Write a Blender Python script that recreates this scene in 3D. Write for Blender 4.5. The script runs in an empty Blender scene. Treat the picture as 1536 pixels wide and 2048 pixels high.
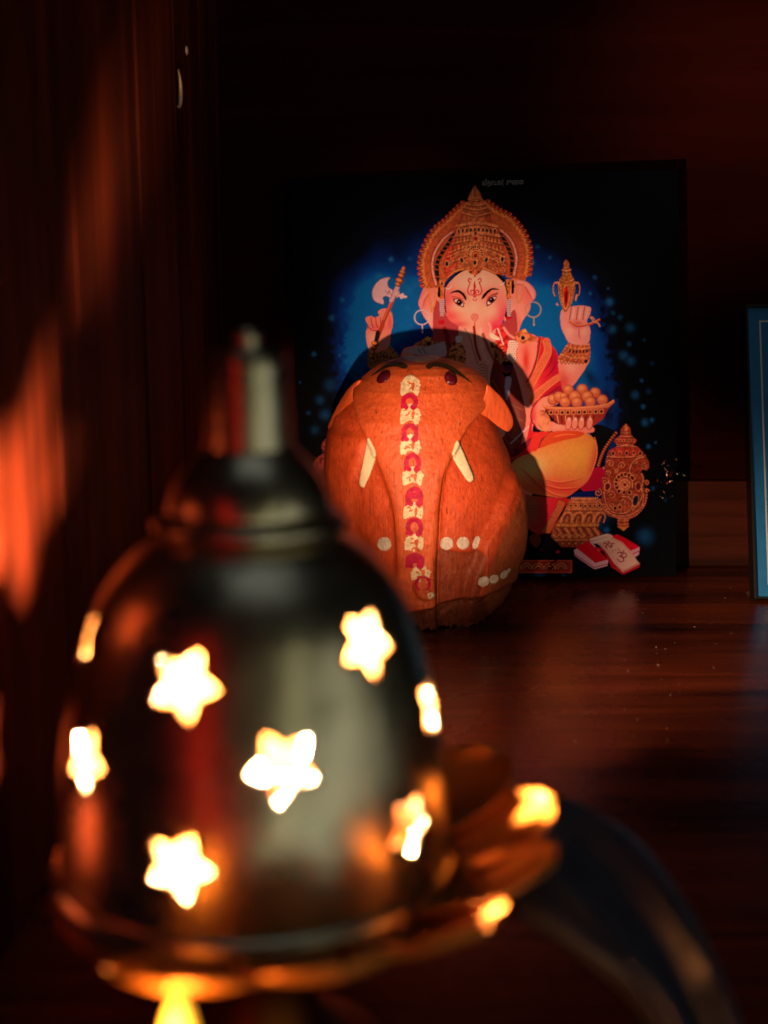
import bpy, bmesh, math, random
import numpy as np
from mathutils import Vector, Matrix
from mathutils.bvhtree import BVHTree
from mathutils.geometry import delaunay_2d_cdt

R = math.radians
random.seed(7)
rng = np.random.default_rng(11)
scene = bpy.context.scene
COL = scene.collection

# ------------------------------------------------------------------ camera
PITCH = R(10)
cam_d = bpy.data.cameras.new('camera'); cam = bpy.data.objects.new('camera', cam_d); COL.objects.link(cam)
cam.location = (0, 0, .16); cam.rotation_euler = (R(90) - PITCH, 0, 0)
cam_d.sensor_fit = 'VERTICAL'; cam_d.sensor_height = 36; cam_d.lens = 36 * 2400 / 2048
cam_d.clip_start = .005; cam_d.clip_end = 50
cam_d.dof.use_dof = True; cam_d.dof.focus_distance = .635; cam_d.dof.aperture_fstop = 8.8
scene.camera = cam

# ------------------------------------------------------------------ world, lights, exposure
w = bpy.data.worlds.new('World'); scene.world = w; w.use_nodes = True
w.node_tree.nodes['Background'].inputs[0].default_value = (.42, .5, .62, 1)
w.node_tree.nodes['Background'].inputs[1].default_value = .004

AX = Vector((-.0255, .225, 0))           # axis of the lantern


def area_lamp(name, loc, target, sx, sy, power, col):
    l = bpy.data.lights.new(name, 'AREA'); l.shape = 'RECTANGLE'; l.size = sx; l.size_y = sy
    l.energy = power; l.color = col
    o = bpy.data.objects.new(name, l); COL.objects.link(o)
    o.location = loc
    o.rotation_euler = (Vector(target) - Vector(loc)).to_track_quat('-Z', 'Z').to_euler()
    return o




def room_lamp(name, az, dist, zc, sx, sy, radiance, col):     # azimuth measured at the lantern, from the lens side to the right
    a = math.radians(az); p = (AX.x + dist * math.sin(a), AX.y - dist * math.cos(a), zc)
    area_lamp(name, p, (AX.x, AX.y, zc), sx, sy, radiance * math.pi * sx * sy, col)


room_lamp('window_light', 52, .95, -.15, .80, 1.3, .36, (1.0, .97, .76))
room_lamp('window_light', 45, .93, -.1, .12, 1.1, .55, (.90, .97, .74))
room_lamp('window_light', 25, .90, .05, .09, 1.2, 1.1, (1.0, .98, .62))
room_lamp('red_reflection_fill', -19, .62, .0, .10, 1.0, .95, (1, .02, .01))  # unseen red lights added for the red stripes mirrored in the lantern metal
room_lamp('red_reflection_fill', -1, .70, -.30, .22, .7, .16, (1, .03, .02))
area_lamp('overhead_fill', (.06, .10, .90), (-.02, .24, .1), .5, .4, .26 * math.pi * .2, (.84, .93, 1))  # unseen light added overhead to brighten the lantern's shoulder and cap
room_lamp('room_light', 6, 1.1, -.1, .5, 1.5, .045, (1, .80, .50))
flame_l = bpy.data.lights.new('candle_light', 'POINT'); flame_l.energy = 9.5; flame_l.color = (1, .62, .34)
flame_l.shadow_soft_size = .0036
fo = bpy.data.objects.new('candle_light', flame_l); COL.objects.link(fo); fo.location = AX + Vector((0, 0, .077))

scene.view_settings.view_transform = 'Standard'; scene.view_settings.look = 'None'
scene.view_settings.exposure = 0; scene.view_settings.gamma = 1
scene.render.engine = 'CYCLES'
cy = scene.cycles
cy.use_denoising = True
cy.sample_clamp_indirect = 8; cy.max_bounces = 8; cy.glossy_bounces = 4; cy.diffuse_bounces = 3
cy.caustics_reflective = False; cy.caustics_refractive = False


# ------------------------------------------------------------------ helpers
def lin(c):
    c = np.asarray(c, float) / 255.
    return np.where(c <= .04045, c / 12.92, ((c + .055) / 1.055) ** 2.4)


def mat(name, col=(.5, .5, .5), rough=.5, metal=0., **kw):
    m = bpy.data.materials.new(name); m.use_nodes = True
    b = m.node_tree.nodes['Principled BSDF']
    b.inputs['Base Color'].default_value = (*col, 1); b.inputs['Roughness'].default_value = rough
    b.inputs['Metallic'].default_value = metal
    for k, v in kw.items():
        b.inputs[k.replace('_', ' ')].default_value = v
    return m


def nd(m, t, **kw):
    n = m.node_tree.nodes.new(t)
    for k, v in kw.items():
        if isinstance(k, str) and k in n.inputs.keys(): n.inputs[k].default_value = v
        else: setattr(n, k, v)
    return n


def lk(m, a, b): m.node_tree.links.new(a, b)


def ramp(m, stops):
    n = m.node_tree.nodes.new('ShaderNodeValToRGB'); e = n.color_ramp.elements
    while len(e) < len(stops): e.new(.5)
    for el, (p, c) in zip(e, stops): el.position = p; el.color = (*c, 1)
    return n


def wood(name, dark, light, grain='X', rough=.35, scale=1., spec=.5, bump=.15):
    m = mat(name, light, rough); b = m.node_tree.nodes['Principled BSDF']
    b.inputs['Specular IOR Level'].default_value = spec
    tc = nd(m, 'ShaderNodeTexCoord'); mp = nd(m, 'ShaderNodeMapping')
    s = {'X': (6, 140, 140), 'Z': (140, 140, 6)}[grain]
    mp.inputs['Scale'].default_value = [v * scale for v in s]
    lk(m, tc.outputs['Object'], mp.inputs['Vector'])
    n1 = nd(m, 'ShaderNodeTexNoise', Scale=1., Detail=8., Roughness=.65, Distortion=.6)
    lk(m, mp.outputs[0], n1.inputs['Vector'])
    mp2 = nd(m, 'ShaderNodeMapping'); mp2.inputs['Scale'].default_value = [v * .18 * scale for v in s]
    lk(m, tc.outputs['Object'], mp2.inputs['Vector'])
    n2 = nd(m, 'ShaderNodeTexNoise', Scale=1., Detail=3., Distortion=1.2); lk(m, mp2.outputs[0], n2.inputs['Vector'])
    mx = nd(m, 'ShaderNodeMath', operation='MULTIPLY'); lk(m, n1.outputs[0], mx.inputs[0]); lk(m, n2.outputs[0], mx.inputs[1])
    r = ramp(m, [(.12, dark), (.40, light)]); lk(m, mx.outputs[0], r.inputs[0]); lk(m, r.outputs[0], b.inputs['Base Color'])
    bp = nd(m, 'ShaderNodeBump', Strength=bump, Distance=.0004); lk(m, n1.outputs[0], bp.inputs['Height']); lk(m, bp.outputs[0], b.inputs['Normal'])
    n3 = nd(m, 'ShaderNodeTexNoise', Scale=35., Detail=5.); lk(m, tc.outputs['Object'], n3.inputs['Vector'])
    mr = nd(m, 'ShaderNodeMapRange'); mr.inputs['To Min'].default_value = rough * .75; mr.inputs['To Max'].default_value = rough * 1.35
    lk(m, n3.outputs[0], mr.inputs[0]); lk(m, mr.outputs[0], b.inputs['Roughness'])
    return m


def link(name, me, m=None, parent=None, smooth=False):
    o = bpy.data.objects.new(name, me); COL.objects.link(o)
    if m: me.materials.append(m)
    if smooth:
        me.polygons.foreach_set('use_smooth', [True] * len(me.polygons))
    if parent: o.parent = parent
    return o


def mesh_from(name, vs, fs, m=None, parent=None, smooth=False):
    me = bpy.data.meshes.new(name); me.from_pydata([tuple(v) for v in vs], [], fs); me.validate(); me.update()
    return link(name, me, m, parent, smooth)


def box(name, lo, hi, m, parent=None, bevel=0.):
    bm = bmesh.new(); bmesh.ops.create_cube(bm, size=1)
    c = [(a + b) / 2 for a, b in zip(lo, hi)]; s = [b - a for a, b in zip(lo, hi)]
    for v in bm.verts: v.co = Vector([v.co[i] * s[i] + c[i] for i in range(3)])
    if bevel: bmesh.ops.bevel(bm, geom=bm.edges[:], offset=bevel, segments=3, affect='EDGES', profile=.7)
    me = bpy.data.meshes.new(name); bm.to_mesh(me); bm.free()
    return link(name, me, m, parent)


def empty(name, loc, label, cat, group=None, rot=(0, 0, 0)):
    o = bpy.data.objects.new(name, None); COL.objects.link(o); o.location = loc; o.rotation_euler = rot
    o.empty_display_size = .01
    o['label'] = label; o['category'] = cat
    if group: o['group'] = group
    return o


def lathe(name, prof, m, parent=None, seg=128, centre=(0, 0, 0), close=False):
    vs, fs = [], []; n = len(prof)
    for i in range(seg):
        a = 2 * math.pi * i / seg
        for r_, z in prof: vs.append((centre[0] + r_ * math.cos(a), centre[1] + r_ * math.sin(a), centre[2] + z))
    for i in range(seg):
        j = (i + 1) % seg
        for k in range(n if close else n - 1):
            l = (k + 1) % n
            fs.append((i * n + k, j * n + k, j * n + l, i * n + l))
    me = bpy.data.meshes.new(name); me.from_pydata(vs, [], fs)
    bm = bmesh.new(); bm.from_mesh(me); bmesh.ops.remove_doubles(bm, verts=bm.verts[:], dist=1e-6)
    bmesh.ops.recalc_face_normals(bm, faces=bm.faces[:]); bm.to_mesh(me); bm.free()
    return link(name, me, m, parent, True)


def spline(pts, n=10, closed=False):
    P = [np.array(p, float) for p in pts]; out = []; N = len(P)
    for i in range(N if closed else N - 1):
        if closed: a, b, c, d = P[i - 1], P[i], P[(i + 1) % N], P[(i + 2) % N]
        else: a, b, c, d = P[max(i - 1, 0)], P[i], P[i + 1], P[min(i + 2, N - 1)]
        for k in range(n):
            t = k / n
            out.append(.5 * (2 * b + (c - a) * t + (2 * a - 5 * b + 4 * c - d) * t * t + (3 * b - a - 3 * c + d) * t ** 3))
    if not closed: out.append(P[-1])
    return np.array(out)


def tube(name, pts, rad, m, parent=None, seg=12, closed=False):
    pts = [Vector(p) for p in pts]; N = len(pts); vs = []; fs = []
    up = Vector((.13, .21, .97)).normalized()
    for i, p in enumerate(pts):
        q = pts[(i + 1) % N] if (closed or i < N - 1) else p; s = pts[i - 1] if (closed or i > 0) else p
        t = (q - s).normalized(); a = t.cross(up).normalized(); b = a.cross(t)
        r_ = rad(i / (N - 1)) if callable(rad) else rad
        for k in range(seg):
            an = 2 * math.pi * k / seg; vs.append(p + (a * math.cos(an) + b * math.sin(an)) * r_)
    for i in range(N if closed else N - 1):
        j = (i + 1) % N
        for k in range(seg): fs.append((i * seg + k, i * seg + (k + 1) % seg, j * seg + (k + 1) % seg, j * seg + k))
    if not closed: fs += [tuple(range(seg)), tuple((N - 1) * seg + k for k in reversed(range(seg)))]
    return mesh_from(name, vs, fs, m, parent, True)


# photograph tracing: the survey of the photo's 1536 x 2048 frame gives directions; they are met with real planes
_f = np.array([0, math.cos(PITCH), -math.sin(PITCH)]); _u = np.array([0, math.sin(PITCH), math.cos(PITCH)]); _r = np.array([1., 0, 0])
EYE = np.array([0, 0, .16])


def direction(x, y): return _f + _r * (x - 768) / 2400 - _u * (y - 1024) / 2400
def on_depth(x, y, Y): d = direction(x, y); return EYE + d * Y / d[1]
def on_height(x, y, z): d = direction(x, y); return EYE + d * (z - .16) / d[2]
def on_side(x, y, X): d = direction(x, y); return EYE + d * X / d[0]


# ------------------------------------------------------------------ the cabinet: shelf, back, side
M_floor = wood('shelf_wood', (.020, .004, .0024), (.24, .042, .015), 'X', .26, 1., .5, .12)
M_back = wood('back_wood', (.018, .0016, .0009), (.036, .0032, .0015), 'X', .8, .8, .04)
M_rail = wood('rail_wood', (.022, .004, .002), (.11, .017, .006), 'X', .5, .9, .2)
M_side = wood('side_wood', (.010, .0014, .0007), (.12, .0160, .0042), 'Z', .6, .8, .08)
WX = -.094; BY = .722


def structure(o): o['kind'] = 'structure'; return o


structure(box('shelf_floor', (WX - .006, .09, -.018), (.75, BY + .02, 0), M_floor))
bw_ = structure(box('back_wall', (WX - .006, BY, .0005), (.75, BY + .018, .9), M_back))
sw = structure(box('side_wall', (WX - .02, .20, .0005), (WX, BY - .0005, .9), M_side))


def surface_thing(name, o, label, cat, group=None):
    o['label'] = label; o['category'] = cat
    if group: o['group'] = group
    return o


# raised vertical slats of the side wall, and the low batten along the back
for k, (y0, y1, t) in enumerate([(.345, .372, .0004), (.475, .56, .0004), (.64, .70, .0006)]):
    o = box('slat', (WX + .0002, y0, .001), (WX + t, y1, .88), M_side, sw, .0006)
box('rail', (-.05, BY - .008, .0006), (.42, BY - .0004, .053), M_rail, bw_, .0012)

# ------------------------------------------------------------------ a small pigment painter (prints and hand painting)
class Canvas:
    def __init__(s, x0, y0, x1, y1, sc=1.):
        s.x0, s.y0, s.sc = x0, y0, sc
        s.W = int((x1 - x0) * sc); s.H = int((y1 - y0) * sc)
        s.a = np.zeros((s.H, s.W, 3)); s.m = np.zeros((s.H, s.W), bool)
        yy, xx = np.mgrid[0:s.H, 0:s.W]; s.X = x0 + (xx + .5) / sc; s.Y = y0 + (yy + .5) / sc

    def box(s, lo, hi):
        ax = max(0, int((lo[0] - s.x0) * s.sc) - 1); ay = max(0, int((lo[1] - s.y0) * s.sc) - 1)
        bx = min(s.W, int((hi[0] - s.x0) * s.sc) + 2); by = min(s.H, int((hi[1] - s.y0) * s.sc) + 2)
        return slice(ay, max(by, ay)), slice(ax, max(bx, ax))

    def put(s, sl, k, col, al=1.):
        if callable(col): col = col(s.X[sl], s.Y[sl])
        else: col = np.asarray(col, float)
        k = (k * al)[..., None]
        s.a[sl] = s.a[sl] * (1 - k) + col * k

    def inside(s, P):
        sl = s.box(P.min(0), P.max(0)); X, Y = s.X[sl], s.Y[sl]; ins = np.zeros(X.shape, bool)
        n = len(P)
        for i in range(n):
            x1, y1 = P[i]; x2, y2 = P[(i + 1) % n]
            if y1 == y2: continue
            c = ((y1 > Y) != (y2 > Y))
            ins ^= c & (X < (x2 - x1) * (Y - y1) / (y2 - y1) + x1)
        return sl, ins

    def poly(s, pts, col, al=1., smooth=True, edge=None, ew=1.):
        P = spline(pts, 6, True) if smooth else np.array(pts, float)
        sl, k = s.inside(P); s.put(sl, k.astype(float), col, al)
        if edge is not None: s.stroke(P, edge, ew, closed=True, smooth=False)
        return sl, k

    def stroke(s, pts, col, w, closed=False, smooth=True, al=1., taper=False, soft=.6):
        P = spline(pts, 6, closed) if smooth else np.array(pts, float)
        if closed: P = np.vstack([P, P[:1]])
        sl = s.box(P.min(0) - w - 6, P.max(0) + w + 6); X, Y = s.X[sl], s.Y[sl]; K = np.zeros(X.shape); n = len(P) - 1
        for i in range(n):
            a, b = P[i], P[i + 1]; d = b - a; L = d @ d
            lo = np.minimum(a, b) - w - 1; hi = np.maximum(a, b) + w + 1
            ss = s.box(lo, hi); o = (slice(ss[0].start - sl[0].start, ss[0].stop - sl[0].start), slice(ss[1].start - sl[1].start, ss[1].stop - sl[1].start))
            x, y = X[o], Y[o]
            t = np.clip(((x - a[0]) * d[0] + (y - a[1]) * d[1]) / (L + 1e-9), 0, 1)
            dist = np.hypot(x - a[0] - t * d[0], y - a[1] - t * d[1])
            ww = w / 2 * ((1 - abs(2 * (i + .5) / n - 1) ** 2) if taper else 1)
            K[o] = np.maximum(K[o], np.clip((ww - dist) / soft + .5, 0, 1))
        s.put(sl, K, col, al)

    def ell(s, cx, cy, rx, ry, col, al=1., rot=0., soft=.7):
        m_ = max(rx, ry) + 2; sl = s.box((cx - m_, cy - m_), (cx + m_, cy + m_)); x, y = s.X[sl] - cx, s.Y[sl] - cy
        c, q = math.cos(rot), math.sin(rot); u, v = (x * c + y * q) / rx, (-x * q + y * c) / ry
        s.put(sl, np.clip((1 - np.hypot(u, v)) * min(rx, ry) / soft + .5, 0, 1), col, al)

    def glow(s, cx, cy, rx, ry, col, al=1., rot=0., mask=None):
        m_ = 2.6 * max(rx, ry); sl = s.box((cx - m_, cy - m_), (cx + m_, cy + m_)) if mask is None else mask[0]
        x, y = s.X[sl] - cx, s.Y[sl] - cy; c, q = math.cos(rot), math.sin(rot)
        k = np.exp(-(((x * c + y * q) / rx) ** 2 + ((-x * q + y * c) / ry) ** 2))
        if mask is not None: k = k * mask[1]
        s.put(sl, k, col, al)

    def spiral(s, cx, cy, r, turns, start, dr, w, col, hi):
        t = np.linspace(0, 1, 26); rr = r * (1 - .8 * t); a = start + dr * t * turns * 2 * math.pi
        P = np.stack([cx + rr * np.cos(a), cy + rr * np.sin(a)], 1)
        s.stroke(P, col, w * 1.5, smooth=False); s.stroke(P, hi, w * .75, smooth=False)


def fnoise(h, w_, sc, seed=0, oct=3):
    g = np.random.default_rng(seed); out = np.zeros((h, w_)); amp = 1.; tot = 0
    for o in range(oct):
        gh, gw = int(h / sc) + 3, int(w_ / sc) + 3; G = g.random((gh, gw))
        y, x = np.mgrid[0:h, 0:w_] / sc; yi, xi = y.astype(int), x.astype(int); fy, fx = y - yi, x - xi
        fy = fy * fy * (3 - 2 * fy); fx = fx * fx * (3 - 2 * fx)
        out += amp * (G[yi, xi] * (1 - fy) * (1 - fx) + G[yi, xi + 1] * (1 - fy) * fx + G[yi + 1, xi] * fy * (1 - fx) + G[yi + 1, xi + 1] * fy * fx)
        tot += amp; amp *= .5; sc = max(sc / 2, 1.01)
    return out / tot


# ------------------------------------------------------------------ the printed devotional card
card_n = Vector((0, 0, 0))
Q = [Vector(v) for v in ((-.05495, .70812, .2256), (.16214, .69407, .2318), (.16706, .67017, .0047), (-.05003, .68422, .0006))]  # TL TR BR BL
ex = (Q[2] - Q[3]).normalized(); ez = (Q[0] - Q[3]); ez = (ez - ex * ez.dot(ex)).normalized(); ey = ez.cross(ex)
CW, CH = .2176, .2284
card_mat = Matrix((ex, ey, ez)).transposed().to_4x4(); card_mat.translation = Q[3]


def card_px(u, v):      # card millimetres to the survey frame
    p = np.array(Q[3])[None] + u[:, None] * np.array(ex) + v[:, None] * np.array(ez) - EYE
    wd = p @ _f
    return 768 + 2400 * (p @ _r) / wd, 1024 - 2400 * (p @ _u) / wd


def Z(n):
    x0, y0, s = {1: (560, 340, 3.84), 2: (820, 350, 5.486), 3: (820, 530, 5.486), 4: (960, 340, 3.84), 5: (960, 640, 3.84), 6: (960, 900, 3.84), 7: (1180, 840, 8.192)}[n]
    return lambda *p: [(x0 + a / s, y0 + b / s) for a, b in p]


z1, z2, z3, z4, z5, z6, z7 = [Z(i) for i in range(1, 8)]
G = Canvas(565, 325, 1365, 1175, 1.)
H_, W_ = G.a.shape[:2]
N30 = fnoise(H_, W_, 46, 1, 4); N8 = fnoise(H_, W_, 9, 2, 3); N3 = fnoise(H_, W_, 4, 3, 2)
gold, goldD, goldL, wine, skin, skinP, skinL, red, redD, black = [lin(c) for c in (
    (184, 92, 52), (118, 44, 26), (228, 146, 86), (92, 16, 18), (226, 132, 108), (232, 84, 84), (236, 178, 152), (206, 22, 40), (140, 14, 26), (6, 6, 10))]
blueB, blueM, blueD, navy = [lin(c) for c in ((6, 108, 168), (4, 64, 138), (4, 34, 92), (4, 10, 30))]
G.a[:] = lin((3, 5, 9))
# blue glow behind the figure
gl = np.zeros((H_, W_))
for cx, cy, rx, ry, k in [(735, 660, 95, 110, 1.25), (800, 600, 80, 60, .8), (690, 760, 55, 130, .55), (880, 470, 120, 90, .28), (1010, 520, 110, 90, .3), (1090, 640, 75, 95, 1.0), (1180, 700, 70, 120, .95),
                          (1205, 820, 75, 120, .85), (1080, 620, 60, 60, .3), (950, 620, 200, 160, .5), (1225, 900, 50, 60, .5), (760, 470, 100, 80, .12)]:
    gl += k * np.exp(-((G.X - cx) / rx) ** 2 - ((G.Y - cy) / ry) ** 2)
gl *= 1 - .75 * np.clip(1 - np.hypot((G.X - 960) / 330, (G.Y - 850) / 380), -.6, 0) * -1 / .6 * 1.0
gl = gl * (.72 + .56 * N30) - .10
rightedge = np.clip((1262 + 28 * (N8 - .5) * 2 + (G.Y - 850) * .14 - G.X) / 34, 0, 1); leftedge = np.clip((G.X - 640 - 40 * (N8 - .5)) / 75, 0, 1)
kk_ = np.clip((G.Y - 500 - 60 * (N8 - .5)) / 170, 0, 1); gl = np.clip(gl * (1 - kk_ + kk_ * rightedge * leftedge) * (1 - .45 * np.clip((G.X - 1050) / 200, 0, 1)), 0, 1.1)
for lo, hi, c0, c1 in [(0, .25, lin((3, 5, 9)), navy), (.25, .5, navy, blueD), (.5, .85, blueD, blueM), (.85, 1.25, blueM, blueB)]:
    k = np.clip((gl - lo) / (hi - lo), 0, 1)[..., None]; sel = (gl >= lo)[..., None]
    G.a = np.where(sel, c0 * (1 - k) + c1 * k, G.a)
g2 = np.random.default_rng(5)
for cx, cy, r_, al in [(782, 519, 6, .9), (820, 518, 5, .4), (685, 600, 6, .7), (664, 636, 7, .7), (628, 708, 5, .8), (679, 711, 3, 1), (758, 553, 9, .55), (832, 568, 10, .5), (816, 582, 10, .5), (815, 616, 6, .4),
                       (1065, 525, 6, .7), (1100, 515, 4, .5), (1075, 494, 5, .3), (1190, 555, 5, .45), (1180, 587, 4, .6), (1219, 604, 9, .8), (1216, 577, 3, .5), (1226, 626, 5, .35), (1225, 659, 9, .5), (1260, 655, 10, .4),
                       (1258, 688, 5, .5), (1247, 711, 10, .5), (1262, 722, 10, .5), (1283, 761, 4, .8), (1286, 813, 5, .8), (1290, 845, 8, .7), (1304, 840, 5, .7), (1297, 893, 5, .7), (1311, 885, 3, .6), (1270, 790, 9, .5),
                       (1288, 680, 3, .5), (1304, 727, 5, .3), (1297, 783, 6, .3), (1240, 635, 6, .3), (600, 765, 3, .5), (640, 800, 10, .4), (650, 830, 12, .4), (617, 826, 5, .35), (660, 770, 14, .3), (630, 860, 10, .3),
                       (1213, 1060, 7, .9), (1190, 1050, 16, .5), (1290, 1073, 18, .45), (1045, 1100, 10, .5), (1080, 1148, 12, .4), (1128, 1152, 6, .5), (1306, 977, 5, .4), (1330, 1000, 4, .25), (1205, 1030, 22, .3)]:
    G.glow(cx, cy, r_ * .8, r_ * .8, lin((30, 110, 170)), al * .8)
    for q in range(int(r_)):
        a_ = g2.random() * 6.28; d_ = r_ * g2.random() ** .5; G.ell(cx + d_ * math.cos(a_), cy + d_ * math.sin(a_), .9, .9, lin((50, 130, 190)), al * .35)
for q in range(260):
    x_, y_ = 1150 + 190 * g2.random(), 560 + 580 * g2.random()
    if x_ > 1240 or y_ > 1040: G.ell(x_, y_, .8, .8, lin((26, 60, 96)), .3 * g2.random())
G.glow(1095, 725, 60, 14, blueD, .5, .5); G.glow(1180, 755, 24, 10, navy, .8, 1.1); G.glow(1212, 800, 10, 22, navy, .9); G.glow(1215, 835, 12, 30, black, .8)


def shade(mask, c, cx, cy, rx, ry, al=.8, rot=0.): G.glow(cx, cy, rx, ry, c, al, rot, mask)


def filigree(mask, k=.45, sc=0):
    sl, m_ = mask; n = (N3 if sc == 0 else N8)[sl]; v = np.clip((n - .5) * 5, -1, 1) * k
    G.a[sl] = np.where(m_[..., None], np.clip(G.a[sl] * (1 + v[..., None]), 0, 1), G.a[sl])


# dark throne curve, beads, red cushion
G.poly(z5((850, 850), (900, 800), (1010, 840), (1040, 880), (1000, 960), (960, 1060), (950, 1150), (900, 1120), (880, 980)), lin((3, 8, 10)))
for i in range(15):
    t = i / 14; x = 1045 - 135 * t - 20 * math.sin(t * 3.1); y = 868 + 250 * t; p = z5((x, y))[0]
    G.ell(p[0], p[1], 3.6, 2.6, goldD, 1, .6); G.ell(p[0] - .5, p[1] - .5, 2.2, 1.5, lin((206, 110, 66)), 1, .6)
G.poly(z5((900, 1130), (965, 1165), (960, 1240), (935, 1310), (860, 1315), (780, 1305), (760, 1200)), lin((168, 10, 48)))
G.poly(z5((720, 1330), (940, 1310), (900, 1385), (690, 1385)), lin((4, 24, 84)))
# throne block
th = G.poly(z6((690, 375), (925, 372), (950, 480), (910, 570), (905, 600), (942, 640), (830, 700), (760, 745), (600, 745), (545, 660), (560, 600), (630, 500)), gold, smooth=False)
shade(th, goldD, *z6((640, 720))[0], 50, 18)
for a, b, c, wd in [((690, 400), (925, 400), goldL, 1.6), ((670, 455), (940, 452), goldL, 1.8), ((600, 578), (905, 576), lin((214, 140, 60)), 4.2), ((600, 598), (905, 596), wine, 1.6), ((560, 690), (820, 690), goldL, 1.6), ((640, 470), (950, 470), wine, 1.5), ((580, 745), (760, 748), wine, 1.5)]:
    G.stroke(z6(a, b), c, wd, smooth=False)
for i in range(15):
    p = z6((705 + i * 14, 376))[0]; G.ell(p[0], p[1] - 1, 1.3, 2.6, goldL)
for i in range(7):
    p = z6((700 + i * 36, 428))[0]; G.ell(*p, 3.4, 3.6, goldL); G.ell(*p, 2.4, 2.6, [lin((20, 26, 50)), wine][i % 2])
for i in range(4):
    q = 655 + i * 84 - 8
    G.stroke(z6((q - 30, 555), (q, 490), (q + 40, 478), (q + 62, 510), (q + 50, 555)), goldL, 2.4); G.stroke(z6((q - 5, 555), (q + 15, 505), (q + 38, 505), (q + 36, 550)), wine, 2.2)
    G.stroke(z6((q + 5, 555), (q + 22, 515), (q + 32, 520)), goldL, 1.3)
for i in range(13):
    q = 570 + i * 28; G.stroke(z6((q, 600), (q + 38, 660)), goldL if i % 2 else wine, 2.2, smooth=False)
for i in range(5):
    q = 585 + i * 50; G.stroke(z6((q - 22, 650), (q, 672), (q + 20, 650)), goldL, 1.8); G.ell(*z6((q, 718))[0], 4, 3.6, wine); G.ell(*z6((q, 718))[0], 2.2, 2, goldL)
filigree(th, .25)
# pedestal strip
G.poly(z6((150, 845), (706, 845), (708, 945), (150, 945)), lin((160, 52, 34)), smooth=False); G.stroke(z6((150, 850), (702, 850), (702, 940), (150, 940)), lin((214, 96, 60)), 1.6, smooth=False)
for i in range(5):
    q = 270 + i * 88
    for rr_, c in ((11, goldL), (8.6, wine), (6, goldL), (3.4, wine)):
        G.stroke([(z6((q, 905))[0][0] + rr_ * math.cos(a), z6((q, 912))[0][1] - rr_ * .95 * math.sin(a)) for a in np.linspace(0, math.pi, 12)], c, 1.8, smooth=False)
# mouse silhouette in the dark
G.poly(z6((300, 800), (300, 700), (340, 640), (330, 580), (380, 575), (400, 640), (370, 670), (410, 720), (430, 760), (480, 770), (520, 800)), black)
G.poly(z6((465, 650), (520, 645), (570, 690), (625, 750), (600, 790), (480, 790)), black)
for p in ((345, 775), (430, 745), (460, 770), (395, 720)): G.stroke(z6(p, (p[0] + 20, p[1] - 14)), goldD, 2)
G.ell(*z6((598, 782))[0], 4, 3, lin((160, 20, 60)))
G.poly(z6((380, 670), (440, 640), (470, 700), (420, 745)), goldD)
G.stroke(z6((585, 850), (545, 870), (555, 900), (530, 915)), black, 3)

# torso
to = G.poly([(800, 720), (830, 690), (890, 668), (1000, 660), (1050, 672), (1080, 690), (1100, 740), (1085, 820), (1065, 860), (1085, 930), (1040, 1010), (900, 1010), (800, 900)], skin)
shade(to, lin((206, 40, 34)), 1052, 722, 8, 32, .95); shade(to, skinL, 1030, 790, 16, 40, .3)
shade(to, lin((150, 60, 50)), 960, 900, 60, 60, .8)
ch_ = G.poly([(838, 700), (900, 655), (1000, 655), (1012, 700), (1030, 740), (1044, 790), (1052, 840), (1040, 900), (1050, 940), (1000, 1000), (860, 980), (800, 860), (790, 760)], lin((112, 44, 38)))  # chest darkened where the idol's shadow falls: shade mixed into the ink
shade(ch_, lin((150, 60, 50)), 1010, 780, 20, 60, .5); shade(ch_, lin((170, 110, 90)), 1030, 850, 10, 30, .5); shade(ch_, lin((60, 16, 14)), 990, 800, 18, 60, .7)
for q in range(5):
    pts_ = [(985 + 4 * q, 760 + 26 * q), (1010 + 4 * q, 800 + 24 * q), (1046, 820 + 22 * q)]; G.stroke(pts_, lin((150, 84, 50)), 2.4, al=.7)
# shawl
sh = G.poly(z5((452, 130), (520, 165), (585, 240), (615, 350), (620, 470), (660, 540), (600, 600), (480, 600), (420, 700), (400, 850), (440, 870), (400, 1010), (330, 1040), (200, 1080), (330, 980), (385, 780), (400, 560), (350, 480), (390, 400), (430, 280)), lin((206, 30, 46)))
shade(sh, lin((236, 90, 70)), *z5((420, 560))[0], 12, 40, .7); shade(sh, lin((120, 6, 40)), *z5((590, 560))[0], 30, 12, .8, -.5); shade(sh, lin((170, 8, 50)), *z5((570, 330))[0], 10, 36, .8)
for k, o_ in enumerate((0, 1)):
    P = spline(z5((510, 165), (520, 240), (480, 330), (430, 420), (385, 500)) if k == 0 else z5((600, 440), (520, 500), (450, 560), (400, 620)), 16)
    G.stroke(P, lin((226, 96, 60)), 15 if k == 0 else 13, smooth=False)
    for i in range(0, len(P), 4):
        G.spiral(P[i][0], P[i][1], 4.2, 1.2, i, 1, 1.0, lin((170, 30, 34)), goldL)
    for sgn in (-1, 1):
        G.stroke(P + np.array([7.2 * sgn, 2 * sgn]), goldL, 1.1, smooth=False)
G.stroke(z5((462, 135), (450, 230), (420, 360), (370, 470)), lin((40, 40, 30)), 2.2); G.stroke(z5((470, 135), (458, 230), (428, 360)), goldL, .8)
for pts in (((600, 300), (560, 380), (500, 450)), ((620, 500), (540, 560), (460, 600)), ((560, 250), (540, 330), (490, 400))): G.stroke(z5(*pts), lin((120, 4, 40)), 2, taper=True)
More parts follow.
